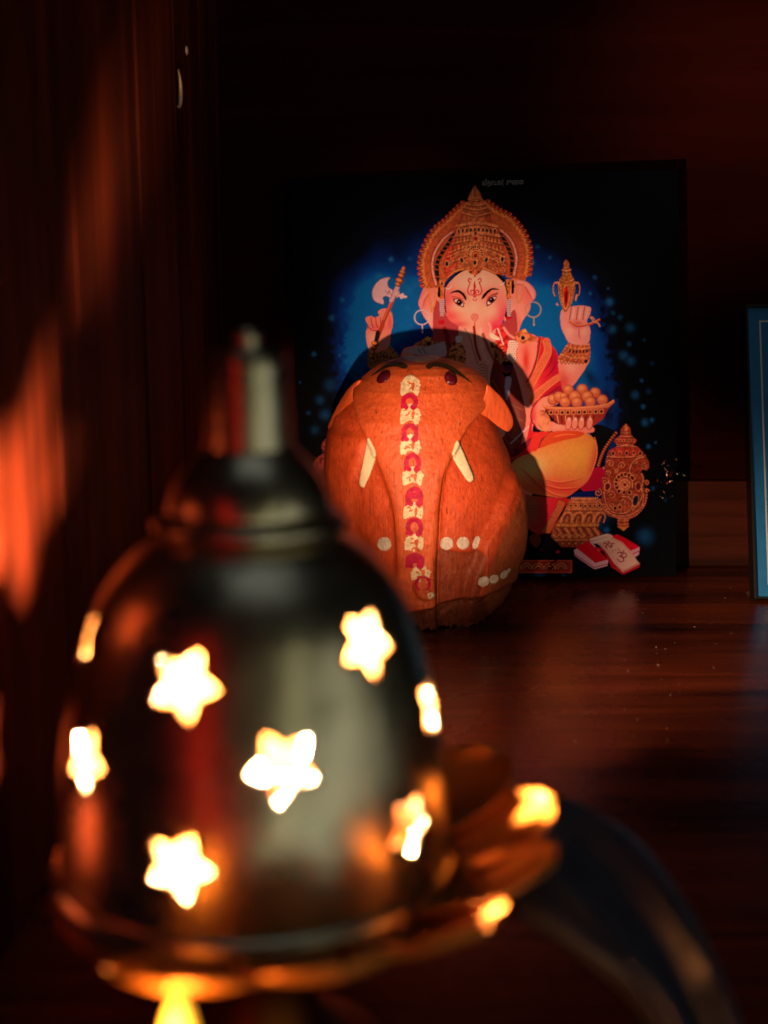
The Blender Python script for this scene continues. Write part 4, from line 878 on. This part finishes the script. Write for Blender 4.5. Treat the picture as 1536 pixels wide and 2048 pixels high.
GR = 2.0
g4 = np.random.default_rng(9)
whites = [(821, 771, 17, 19), (821, 828, 18, 19), (821, 889, 18, 19), (826, 952, 18, 18), (827, 1021, 18, 16), (829, 1084, 17, 15), (842, 1145, 17, 14)]
mags = [(819, 800, 16, 15), (820, 862, 16, 18), (825, 922, 16, 18), (829, 990, 17, 19), (829, 1050, 16, 18), (830, 1118, 18, 15)]
KW = np.zeros((IH, IW)); KM = np.zeros((IH, IW))
for n_, (cx, cy, rx, ry_) in enumerate(whites):
    rx += 1.2; ry_ += 1.5
    K = mask([(cx - rx, cy + ry_), (cx - rx - 1, cy + 3), (cx - rx + 3, cy - ry_ * .5), (cx - 5, cy - ry_ + 1), (cx + 6, cy - ry_ + 1), (cx + rx - 2, cy - ry_ * .4), (cx + rx, cy + 3), (cx + rx - 4, cy + ry_), (cx + 6, cy + ry_ * .72), (cx - 5, cy + ry_ * .72)])
    for q in range(1): K *= 1 - mask([(cx + 3, cy + 9), (cx + 2, cy), (cx + 6, cy - 7), (cx + 8, cy - 2), (cx + 6, cy + 10)])
    for q in range(4):
        a, b = cx - rx + 5 + 12 * g4.random(), cy - 8 + 18 * g4.random(); K *= 1 - mstroke([(a, b), (a + 3 + 3 * g4.random(), b - 3 + 3 * g4.random()), (a + 7, b + 3 * g4.normal())], 1.7)
    for q in range(3): a, b = cx + rx - 6, cy - 8 + 8 * q; K *= 1 - mstroke([(a, b), (a + 1.5, b + 2.5)], 1.8)
    for q in range(10):
        an = 6.28 * g4.random(); K = np.maximum(K, mstroke([(cx + rx * .92 * math.cos(an), cy + ry_ * .9 * math.sin(an)), (cx + rx * 1.08 * math.cos(an), cy + ry_ * 1.0 * math.sin(an) + 2)], 3.4))
    KW = np.maximum(KW, K)
for n_, (cx, cy, rx, ry_) in enumerate(mags):
    p_, wd = ring(cx, cy + 4, rx - 3.5, ry_ - 3, 7.5, -1.0, math.pi + 1.0); K = mstroke(p_, 10)
    K = np.maximum(K, mstroke([(cx - rx + 3, cy + 2), (cx - rx + 1, cy + ry_)], 6)); K = np.maximum(K, mstroke([(cx + rx - 3, cy + 2), (cx + rx - 3, cy + ry_ - 2), (cx + rx - 8, cy + ry_ + 3)], 6))
    if n_ in (3, 5): K = np.maximum(K, mask([(cx - 9, cy - 4), (cx + 8, cy - 4), (cx + 8, cy + 8), (cx - 9, cy + 8)]))
    for q in range(12):
        an = math.pi * (1.15 * g4.random() - .1); K = np.maximum(K, mstroke([(cx + rx * .9 * math.cos(an), cy + 3 - ry_ * .9 * math.sin(an)), (cx + rx * 1.06 * math.cos(an), cy + 3 - ry_ * 1.02 * math.sin(an) + 1.5)], 2.8))
    KM = np.maximum(KM, K)
p_, wd = ring(846, 1168, 13, 14, 5, -.9, math.pi + .9); KM = np.maximum(KM, mstroke(p_, 5.5))
KW = np.maximum(KW, mstroke([(838, 1159), (848, 1156), (857, 1158)], 2.4)); KW = np.maximum(KW, mstroke([(856, 1190), (862, 1186), (866, 1192), (858, 1196)], 5))
for q in range(26): a, b = 829 + 6 * g4.normal(), 986 + 7 * g4.normal(); KW = np.maximum(KW, mstroke([(a, b), (a + .6, b + 3)], 1.3))
KM = ragged(KM, 1); KW = ragged(KW, 1) * (1 - KM)
decal('magenta_garland_paint', KM, M_mag, .00026); decal('white_garland_paint', KW * (1 - KM * (g4.random() * 0)), M_white, .00022)
for nm, pts in (('l', [(816, 733), (806, 726), (790, 725), (775, 728), (760, 737), (742, 753), (758, 745), (775, 736), (794, 734), (808, 738)]), ('r', [(851, 734), (857, 727), (872, 724), (890, 727), (908, 735), (926, 749), (944, 766), (922, 754), (905, 744), (885, 736), (868, 734), (858, 739)])):
    decal('eyebrow', mask(pts), M_olive, .0001)
cap_ = decal('forehead_mark', mask([(806, 715), (830, 708), (858, 708), (878, 716), (868, 721), (842, 724), (816, 721)]), M_pink, .00012)
for cx, cy, rx, ry_, an in ((893, 1087, 13.4, 13, 0), (926, 1086, 12.6, 13, .2), (952, 1085, 6.6, 14, .32), (769, 1088, 14, 14, 0), (967, 1163, 12, 10, -.6), (988, 1158, 10, 9, -.7), (1008, 1149, 10, 6.5, -.95), (1016, 1142, 7, 3.0, -1.0)):
    c_, s_ = math.cos(an), math.sin(an)
    K = mask([(cx + rx * math.cos(t) * c_ - ry_ * math.sin(t) * s_, cy + rx * math.cos(t) * s_ + ry_ * math.sin(t) * c_) for t in np.linspace(0, 2 * math.pi, 17)[:-1]])
    decal('painted_dot', K, M_pink, .00015)

decal('dark_strip', mask([(918, 884), (924, 893), (936, 922), (948, 950), (947, 961), (942, 962), (932, 930), (922, 903)]), M_olive, .0002)  # thin dark strip along the outer edge of the right tusk
bvh = BVHTree.FromPolygons([tuple(v) for v in V[::1]], [tuple(f) for f in Fq[(frontf[Fq].all(1))]])


def surf(x, y):
    d = Vector(direction(x, y)).normalized(); h = bvh.ray_cast(Vector(EYE), d)
    if h[0] is None: return None
    n = h[1]; n = n if n.dot(d) < 0 else -n
    return h[0], n


def slab(name, pts, m, place, thick, parent, origin, dome=.35, step=2.2):
    """closed leaf-shaped piece: a front sheet pushed out by `thick`, skirted back to its seat"""
    P = spline(pts, 5, True); c = P.mean(0); lo, hi = P.min(0), P.max(0)
    gx = np.arange(lo[0], hi[0], step); gy = np.arange(lo[1], hi[1], step); inner = []
    n = len(P)
    E_ = [(P[i], P[(i + 1) % n]) for i in range(n)]

    def dist(p):
        return min(np.hypot(*(p - a - np.clip(((p - a) @ (b - a)) / ((b - a) @ (b - a) + 1e-9), 0, 1) * (b - a))) for a, b in E_)
    def isin(p):
        k = False
        for a, b in E_:
            if (a[1] > p[1]) != (b[1] > p[1]) and p[0] < (b[0] - a[0]) * (p[1] - a[1]) / (b[1] - a[1]) + a[0]: k = not k
        return k
    for a in gx:
        for b in gy:
            p = np.array([a, b])
            if isin(p) and dist(p) > step * .5: inner.append(p)
    allp = [Vector(p) for p in P] + [Vector(p) for p in inner]
    vs, es, fs, *_ = delaunay_2d_cdt(allp, [(i, (i + 1) % n) for i in range(n)], [], 1, 1e-4)
    top = []; bot = []
    mx_ = max([dist(np.array(v)) for v in vs] + [.1])
    for v in vs:
        s_, nn = place(v.x, v.y); d_ = dist(np.array(v)) / mx_
        top.append(s_ + nn * thick * (1 - dome + dome * math.sqrt(min(1, d_ * 1.6)))); bot.append(s_ - nn * .0006)
    N = len(vs); F = [tuple(f) for f in fs] + [tuple(i + N for i in reversed(f)) for f in fs]
    cnt = {}
    for f in fs:
        for a, b in zip(f, f[1:] + f[:1]): cnt[(a, b)] = 1
    for (a, b) in cnt:
        if (b, a) not in cnt: F.append((b, a, a + N, b + N))
    VV = [tuple(np.array(p) - origin) for p in top + bot]
    o = mesh_from(name, VV, F, m, parent, False)
    bm = bmesh.new(); bm.from_mesh(o.data); bmesh.ops.recalc_face_normals(bm, faces=bm.faces[:]); bm.to_mesh(o.data); bm.free()
    for p in o.data.polygons: p.use_smooth = len(p.vertices) == 3
    return o


def on_body(x, y):
    s_ = surf(x, y)
    if s_ is None: return Vector(on_depth(x, y, .6)), Vector((0, -1, 0))
    return s_


M_tusk = mat('tusk_ivory', (.80, .66, .46), .45); M_eye = mat('eye_maroon', (.075, .004, .010), .12, 0, Coat_Weight=.6)
for pts in ([(737, 876), (745, 888), (751, 904), (750, 920), (742, 945), (733, 966), (728, 975), (720, 966), (725, 935), (732, 900)], [(914, 881), (922, 897), (934, 925), (944, 950), (945, 960), (936, 963), (921, 942), (905, 914), (907, 896)]):
    slab('tusk', pts, M_tusk, on_body, .0010, idol, ORIG, .3)
for cx, cy, rx, ry_ in ((767, 755, 12.4, 15), (901.5, 758, 13.6, 13.4)):
    s_, nn = on_body(cx, cy); bm = bmesh.new(); bmesh.ops.create_uvsphere(bm, u_segments=32, v_segments=20, radius=1)
    mpx = .62 / 2400; qn = nn.to_track_quat('Z', 'Y').to_matrix()
    sx, sy = rx * mpx, ry_ * mpx * 1.05
    for v in bm.verts: v.co = qn @ Vector((v.co.x * sx * (1.25 if cx < 800 else 1), v.co.y * sy, v.co.z * .0017)) + s_ - Vector(ORIG)
    me = bpy.data.meshes.new('eye'); bm.to_mesh(me); bm.free(); link('eye', me, M_eye, idol, True)


def ear_place(Y0, Y1, x0, x1, lean):
    def f(x, y):
        t = (x - x0) / (x1 - x0); Y = Y0 + (Y1 - Y0) * t; return Vector(on_depth(x, y, Y)), Vector((lean, -1, .1)).normalized()
    return f


M_ear = mat('ear_shell', (.62, .15, .04), .45)
for a_ in (M_ear,):
    bb = a_.node_tree.nodes['Principled BSDF']; t1 = nd(a_, 'ShaderNodeTexCoord'); m1 = nd(a_, 'ShaderNodeMapping'); m1.inputs['Scale'].default_value = (700, 700, 160); lk(a_, t1.outputs['Object'], m1.inputs[0])
    q1 = nd(a_, 'ShaderNodeTexNoise', Scale=1., Detail=5.); lk(a_, m1.outputs[0], q1.inputs[0]); r_ = ramp(a_, [(.30, (.45, .07, .02)), (.46, (.62, .085, .018)), (.7, (.66, .11, .025))]); lk(a_, q1.outputs[0], r_.inputs[0]); lk(a_, r_.outputs[0], bb.inputs['Base Color'])
    bq = nd(a_, 'ShaderNodeBump', Strength=.4, Distance=.0004); lk(a_, q1.outputs[0], bq.inputs['Height']); lk(a_, bq.outputs[0], bb.inputs['Normal'])
slab('ear', [(975, 769), (990, 782), (1004, 796), (1018, 818), (1026, 838), (1025, 853), (1016, 863), (1004, 858), (990, 848), (976, 836), (962, 828), (954, 820), (963, 806), (970, 788)], M_ear, ear_place(.592, .600, 954, 1026, -.1), .0028, idol, ORIG, .35)
slab('ear', [(722, 760), (706, 768), (690, 788), (674, 815), (662, 840), (657, 856), (666, 864), (686, 864), (704, 855), (718, 842), (723, 815), (718, 788)], M_ear, ear_place(.614, .597, 657, 723, -.7), .0028, idol, ORIG, .8)

# ------------------------------------------------------------------ star-pierced bell lantern over a lotus dish
def metal(name, col, rough, n=.25, bump=.0):
    m = mat(name, col, rough, 1.); b = m.node_tree.nodes['Principled BSDF']; t = nd(m, 'ShaderNodeTexCoord')
    nz = nd(m, 'ShaderNodeTexNoise', Scale=90., Detail=5., Roughness=.6); lk(m, t.outputs['Object'], nz.inputs[0])
    mr = nd(m, 'ShaderNodeMapRange'); mr.inputs['To Min'].default_value = rough * (1 - n); mr.inputs['To Max'].default_value = rough * (1 + n * 1.6); lk(m, nz.outputs[0], mr.inputs[0]); lk(m, mr.outputs[0], b.inputs['Roughness'])
    r_ = ramp(m, [(.3, tuple(c * .78 for c in col)), (.7, col)]); lk(m, nz.outputs[0], r_.inputs[0]); lk(m, r_.outputs[0], b.inputs['Base Color'])
    if bump: bp = nd(m, 'ShaderNodeBump', Strength=bump, Distance=.001); lk(m, nz.outputs[0], bp.inputs['Height']); lk(m, bp.outputs[0], b.inputs['Normal'])
    return m


M_nickel = metal('aged_nickel', (.60, .54, .38), .27, .35, .35); M_inner = metal('sooty_inside', (.30, .155, .055), .7)
M_foot = metal('dark_brass', (.20, .055, .010), .45, .25, .15); M_brass = metal('lotus_brass', (.78, .25, .035), .40, .25, .15); M_brass.node_tree.nodes['Principled BSDF'].inputs['Metallic'].default_value = .4; M_dark = metal('dark_steel', (.19, .215, .30), .27, .3, .4); M_dark.node_tree.nodes['Principled BSDF'].inputs['Metallic'].default_value = .5; M_dark.node_tree.nodes['Principled BSDF'].inputs['Specular IOR Level'].default_value = 1.; M_wax = mat('wax', (.20, .095, .022), .5, 0, Subsurface_Weight=.3)
lamp = empty('star_lantern', tuple(AX), 'large blurred bell shaped metal lantern with glowing star holes, in front', 'lantern')
prof = [(.0379, .0535), (.0379, .056), (.0377, .0625), (.0375, .0674), (.0371, .074), (.0360, .081), (.0346, .0875), (.0329, .0931), (.0304, .1010), (.0278, .1062), (.0250, .1100), (.0215, .1135), (.017, .1163), (.0125, .1175)]
P = spline([np.array(p) for p in prof], 4); Nrm = np.gradient(P, axis=0); Nrm = np.stack([-Nrm[:, 1], Nrm[:, 0]], 1); Nrm /= np.linalg.norm(Nrm, axis=1, keepdims=True)
inner = P + Nrm * .0009 * (1 if (P + Nrm * .0009)[5, 0] < P[5, 0] else -1)
dome = lathe('dome', [tuple(p) for p in P] + [tuple(p) for p in inner[::-1]], M_nickel, None, 144, (0, 0, 0), True)
dome.data.materials.append(M_inner)
stars = [(-105, .096, .25), (-42, .1003, .0), (-76, .083, -.15), (-104, .066, .22), (-36, .0670, .05), (-12, .084, .1), (-140, .0798, .3), (-165, .0975, .1), (-167, .064, .2),
         (80.7, .0792, .1), (130.5, .0875, .0), (108.5, .0956, .0), (64.3, .0898, .3), (61, .0705, .15), (9, .067, .0), (104, .063, .2), (150, .068, .4), (24, .091, .2)]
cv, cf = [], []
for az, z, rot in stars:
    a = R(az); er_ = Vector((math.cos(a), math.sin(a), 0)); et = Vector((-math.sin(a), math.cos(a), 0)); n = 20; st = len(cv)
    S = {80.7: 1.42, 61: 1.15, 64.3: .95, 108.5: .72, 130.5: 1.4}.get(az, 1.)
    for side in (.022, .052):
        for k in range(n):
            th = 2 * math.pi * k / n - math.pi / 2 + rot; c5 = math.cos(5 * (th - rot + math.pi / 2)); rad_ = (.0047 + .00155 * c5 + .0002 * abs(c5)) * S * .94
            p = er_ * side + et * (rad_ * math.cos(th)) + Vector((0, 0, z + rad_ * math.sin(th))); cv.append(p)
    cf.append(tuple(st + k for k in range(n))); cf.append(tuple(st + n + k for k in reversed(range(n))))
    for k in range(n): cf.append((st + k, st + n + k, st + n + (k + 1) % n, st + (k + 1) % n))
cut = mesh_from('cutter', cv, cf)
bm = bmesh.new(); bm.from_mesh(cut.data); bmesh.ops.recalc_face_normals(bm, faces=bm.faces[:]); bm.to_mesh(cut.data); bm.free()
md = dome.modifiers.new('b', 'BOOLEAN'); md.object = cut; md.operation = 'DIFFERENCE'; md.solver = 'EXACT'
dg = bpy.context.evaluated_depsgraph_get(); nm_ = bpy.data.meshes.new_from_object(dome.evaluated_get(dg)); dome.modifiers.clear(); dome.data = nm_; nm_.name = 'dome'
bpy.data.objects.remove(cut)
for p in nm_.polygons:
    c = p.center; rad_ = math.hypot(c.x, c.y); out = (p.normal.x * c.x + p.normal.y * c.y) / max(rad_, 1e-6) + p.normal.z * .6
    p.material_index = 1 if out < -.3 else 0
    p.use_smooth = True
print('dome faces', len(nm_.polygons))
dome.parent = lamp
lathe('rim_band', [(.0384, .0468), (.0396, .0474), (.0399, .0510), (.0393, .0529), (.0381, .0536), (.0368, .0534), (.0366, .0469)], M_nickel, lamp, 128, close=True)
lathe('collar', [(.0120, .1170), (.0176, .1168), (.0186, .1178), (.0184, .1192), (.0170, .1200), (.0150, .1202), (.0120, .1202)], M_nickel, lamp, 96, close=True)
lathe('cap', [(.0120, .1198), (.0150, .1201), (.0156, .1208), (.0155, .1222), (.0148, .1246), (.0135, .1272), (.0118, .1296), (.0101, .1314), (.0089, .1326), (.0074, .1329)], M_nickel, lamp, 96)
lathe('neck', [(.0084, .1312), (.0083, .1330), (.0079, .1400), (.0074, .1480), (.0071, .1502), (.0064, .1510), (.0, .1512)], M_nickel, lamp, 64)
fin = lathe('finial', [(.0026, .1510), (.0022, .1516), (.0028, .1526), (.0027, .1540), (.0016, .1550), (0, .1553)], M_nickel, lamp, 48)
cup = lathe('candle_cup', [(0, .0466), (.0225, .0467), (.0232, .0470), (.0235, .0520), (.0239, .0522), (.0239, .0526), (.0230, .0526), (.0228, .0516), (0, .0514)], M_nickel, lamp, 64)
wax = lathe('wax', [(.0227, .0517), (.014, .0520), (.004, .0518), (0, .0520)], M_wax, cup, 48)
tube('wick', [(0, 0, .0518), (.0003, 0, .057), (.0007, .0002, .0625)], .0005, mat('wick', (.01, .01, .01), .9), cup, 8)
M_fl = mat('flame', (1, .6, .2), .5); bF = M_fl.node_tree.nodes['Principled BSDF']; bF.inputs['Emission Color'].default_value = (1, .50, .14, 1); bF.inputs['Emission Strength'].default_value = 14
fl_ = lathe('flame', [(0, .0600), (.0014, .0608), (.0024, .0632), (.0026, .0656), (.0019, .0690), (.0009, .0722), (0, .0742)], M_fl, cup, 24)

# dish on a turned foot, seven upturned lotus petals and a handle
dish = lathe('dish', [(0, .0464), (.030, .0465), (.0375, .0467), (.0400, .0468), (.0402, .0460), (.039, .0450), (.030, .0446), (.016, .0410), (.0115, .032), (.0105, .024), (.0125, .016), (.020, .0085), (.0285, .0045), (.031, .0005), (0, .0005)], M_foot, lamp, 128)
for k in range(6):
    az = R(-96.9 + k * 25.7); er_ = Vector((math.cos(az), math.sin(az), 0)); et = Vector((-math.sin(az), math.cos(az), 0)); vs = []; fs = []; NU, NV = 18, 15
    for side in (0, 1):
        for i in range(NU):
            t = i / (NU - 1); rad_ = .0385 + .0235 * t - .0015 * t * t; z = .0472 + .0112 * t ** 1.3; wd = .0136 * math.sqrt(max(1 - (max(t - .45, 0) / .55) ** 2.6, 0)) * (.86 + .5 * t * (1 - t)); wd = max(wd, .0006)
            for j in range(NV):
                s_ = j / (NV - 1) * 2 - 1; vs.append(er_ * (rad_ - .004 * s_ * s_ * (1 - t)) + et * wd * s_ + Vector((0, 0, z + .0030 * s_ * s_ * (1 - t * .4) - side * .0009 + (k % 2) * .0007)))
    n_ = NU * NV
    for i in range(NU - 1):
        for j in range(NV - 1):
            a = i * NV + j; fs.append((a, a + NV, a + NV + 1, a + 1)); fs.append((a + n_, a + 1 + n_, a + NV + 1 + n_, a + NV + n_))
    per = [i * NV for i in range(NU)] + [(NU - 1) * NV + j for j in range(1, NV)] + [i * NV + NV - 1 for i in range(NU - 2, -1, -1)] + [j for j in range(NV - 2, 0, -1)]
    for a, b in zip(per, per[1:] + per[:1]): fs.append((a, a + n_, b + n_, b))
    mesh_from('petal', vs, fs, M_brass, lamp, True)
# handle: a wide curved strap with raised edges and a middle ridge
UP = [(1040, 1600), (1100, 1592), (1200, 1625), (1290, 1680), (1370, 1765), (1440, 1870), (1500, 1990), (1540, 2120)]
MI = [(1010, 1700), (1062, 1718), (1155, 1776), (1235, 1840), (1310, 1912), (1375, 1990), (1420, 2070), (1450, 2160)]
LO = [(985, 1795), (1030, 1822), (1110, 1862), (1190, 1908), (1265, 1952), (1320, 2010), (1350, 2090), (1370, 2180)]
U3, M3, L3 = [spline([on_height(*p, z) for p in A], 6) for A, z in ((UP, .047), (MI, .047), (LO, .047))]
vs, fs = [], []; sect = [(0, 0), (.03, .0022), (.08, .0030), (.13, .0018), (.2, -.0012), (.32, -.0040), (.42, -.0012), (.5, .0016), (.58, -.0012), (.68, -.0038), (.8, -.0012), (.87, .0018), (.92, .0030), (.97, .0022), (1, 0)]; n_ = len(sect)
for i in range(len(U3)):
    t = i / (len(U3) - 1); drop = -.014 * t ** 2
    for side in (0, 1):
        for s_, h in sect:
            p = U3[i] * (1 - s_) * (1 - 2 * s_) + M3[i] * 4 * s_ * (1 - s_) + L3[i] * s_ * (2 * s_ - 1); vs.append(Vector(p) - AX + Vector((0, 0, h * 1.2 + drop - side * .0011)))
for i in range(len(U3) - 1):
    for j in range(n_ - 1):
        a = i * 2 * n_ + j; b = a + 2 * n_; fs.append((a, a + 1, b + 1, b)); fs.append((a + n_, b + n_, b + 1 + n_, a + 1 + n_))
    for j in (0, n_ - 1): a = i * 2 * n_ + j; b = a + 2 * n_; fs.append((a, b, b + n_, a + n_))
for i in (0, len(U3) - 1):
    for j in range(n_ - 1): a = i * 2 * n_ + j; fs.append((a, a + 1, a + 1 + n_, a + n_))
hd = mesh_from('handle', vs, fs, M_dark, lamp, True)
bm = bmesh.new(); bm.from_mesh(hd.data); bmesh.ops.recalc_face_normals(bm, faces=bm.faces[:]); bm.to_mesh(hd.data); bm.free()

# a small wick flame burning low on the front petal
wf = lathe('wick_flame', [(0, .0005), (.0016, .0014), (.0027, .0038), (.0029, .0058), (.0021, .0092), (.0009, .0122), (0, .0140)], mat('low_flame', (1, .6, .1), .5), lamp, 24)
bw_f = wf.data.materials[0].node_tree.nodes['Principled BSDF']; bw_f.inputs['Emission Color'].default_value = (1, .52, .045, 1); bw_f.inputs['Emission Strength'].default_value = 1.0
wf.location = (-.0055, -.0600, .0447)
wl = bpy.data.lights.new('wick_light', 'POINT'); wl.energy = .05; wl.color = (1, .42, .10); wl.shadow_soft_size = .004
wo = bpy.data.objects.new('wick_light', wl); COL.objects.link(wo); wo.location = AX + Vector((-.0060, -.0625, .0535))

# ------------------------------------------------------------------ smaller things
M_ring = metal('pale_copper', (.9, .62, .42), .42); M_ring.node_tree.nodes['Principled BSDF'].inputs['Metallic'].default_value = .4
c = Vector(on_side(346, 175, WX)); c.x = WX
ring_ = empty('finger_pull', tuple(c), 'thin bright crescent, the lit edge of a metal finger pull on the dark side wall', 'pull')
rr_ = .0072
tube('lit_edge', [(.0022, rr_ * math.cos(a), rr_ * math.sin(a) * 1.15) for a in np.linspace(-1.75, 1.25, 40)], lambda t: .0003 + .0006 * math.sin(math.pi * t), M_ring, ring_, 12)  # only the far side is built, shaping in the crescent of light
c = Vector(on_side(370, 101, WX)); c.x = WX + .0004
sc_ = lathe('wall_screw', [(0, -.0002), (.0021, 0), (.0022, .0004), (.0016, .0010), (0, .0012)], M_ring, None, 32); sc_.location = c; sc_.rotation_euler = (0, R(90), 0)
surface_thing('wall_screw', sc_, 'tiny bright screw head just above the finger pull on the side wall', 'screw')

# blue framed picture standing at the right edge
fr = empty('framed_picture', (.1996, .632, 0), 'dark framed blue sheet with thin white border line, cut off at the right', 'picture frame')
fr.rotation_euler = (R(-19), 0, R(-3))
M_black = mat('black_frame', (.012, .009, .008), .35); M_blue = mat('blue_sheet', (.006, .115, .22), .5); M_line = mat('white_line', (.55, .6, .62), .5); M_edge = mat('frame_edge', (.09, .045, .025), .5)
nB = nd(M_blue, 'ShaderNodeTexNoise', Scale=30.); rB = ramp(M_blue, [(.3, (.003, .14, .40)), (.7, (.004, .17, .50))]); lk(M_blue, nB.outputs[0], rB.inputs[0]); lk(M_blue, rB.outputs[0], M_blue.node_tree.nodes['Principled BSDF'].inputs['Base Color'])
FW, FH, T_ = .13, .166, .0016
box('frame_bar', (0, -.004, .0005), (T_, .006, FH), M_black, fr, .0008); box('frame_bar', (FW - T_, -.004, .0005), (FW, .006, FH), M_black, fr, .0008)
box('frame_bar', (T_ + .00002, -.004, .0005), (FW - T_ - .00002, .006, T_), M_black, fr, .0008); box('frame_bar', (T_ + .00002, -.004, FH - T_), (FW - T_ - .00002, .006, FH), M_black, fr, .0008)
box('blue_sheet', (T_ - .001, .0002, T_ - .001), (FW - T_ + .001, .002, FH - T_ + .001), M_blue, fr)
mg = .0085; vs, fs = [], []
for (x0, z0, x1, z1) in ((mg, mg, mg + .0009, FH - mg), (FW - mg - .0009, mg, FW - mg, FH - mg), (mg + .0009, FH - mg - .0009, FW - mg - .0009, FH - mg), (mg + .0009, mg, FW - mg - .0009, mg + .0009)):
    s_ = len(vs); vs += [(x0, .0001, z0), (x1, .0001, z0), (x1, .0001, z1), (x0, .0001, z1)]; fs.append((s_, s_ + 1, s_ + 2, s_ + 3))
mesh_from('border_line', vs, fs, M_line, fr)
box('stand_foot', (.0005, .0065, 0), (.0035, .04, .006), M_edge, fr, .0006)

# curled foil tinsel beside the lantern, crumpled clear film at the card's edge
M_foil = metal('copper_foil', (.75, .40, .30), .2); M_film = mat('clear_film', (.9, .9, .9), .08, 0, Transmission_Weight=0., Alpha=1.)


def tinsel(name, centre, n, size, m, label, cat, seed):
    g = np.random.default_rng(seed); vs, fs = [], []
    for k in range(n):
        p = np.array(centre) + g.normal(size=3) * np.array(size); th = g.random() * 6.28; R0 = .0012 + .0016 * g.random(); tl = g.normal(size=3); tl /= np.linalg.norm(tl); a = np.cross(tl, (0, .3, 1)); a /= np.linalg.norm(a); b = np.cross(tl, a); s_ = len(vs); N = 10
        for i in range(N):
            an = th + i * .38
            for q in (-1, 1): vs.append(p + R0 * (a * math.cos(an) + b * math.sin(an)) + tl * (.0003 * q + i * .0002))
        for i in range(N - 1): fs.append((s_ + 2 * i, s_ + 2 * i + 1, s_ + 2 * i + 3, s_ + 2 * i + 2))
    for v in vs: v[2] = max(v[2], .0006)
    o = mesh_from(name, vs, fs, m, None, False); o['label'] = label; o['category'] = cat; return o


tinsel('foil_tinsel', (-.080, .345, .012), 46, (.005, .007, .008), M_foil, 'tuft of curled shiny foil on the dark shelf at the far left', 'tinsel', 4)
tinsel('crumpled_film', (.160, .6735, .062), 34, (.0045, .0012, .0055), M_foil, 'sparkling crumpled clear film clinging to the lower right edge of the picture card', 'film', 6)

# dust and crumbs on the shelf in front of the card
g6 = np.random.default_rng(31); vs, fs = [], []
for k in range(90):
    c = on_height(1050 + 420 * g6.random(), 1170 + 320 * g6.random(), 0); s_ = .00010 + .00022 * g6.random() ** 3; st = len(vs); e = 1 + 3 * (g6.random() < .12)
    for v in ((-e, -1, .3), (e, -1, .2), (e, 1, .3), (-e, 1, .1), (0, 0, 1.6)): vs.append((c[0] + v[0] * s_, c[1] + v[1] * s_, v[2] * s_))
    fs += [(st, st + 1, st + 4), (st + 1, st + 2, st + 4), (st + 2, st + 3, st + 4), (st + 3, st, st + 4), (st + 3, st + 2, st + 1, st)]
du_ = mesh_from('dust', vs, fs, mat('dust', (.26, .20, .17), .9)); du_['kind'] = 'stuff'; du_['label'] = 'fine pale dust and crumbs scattered on the shelf in front of the card'; du_['category'] = 'dust'
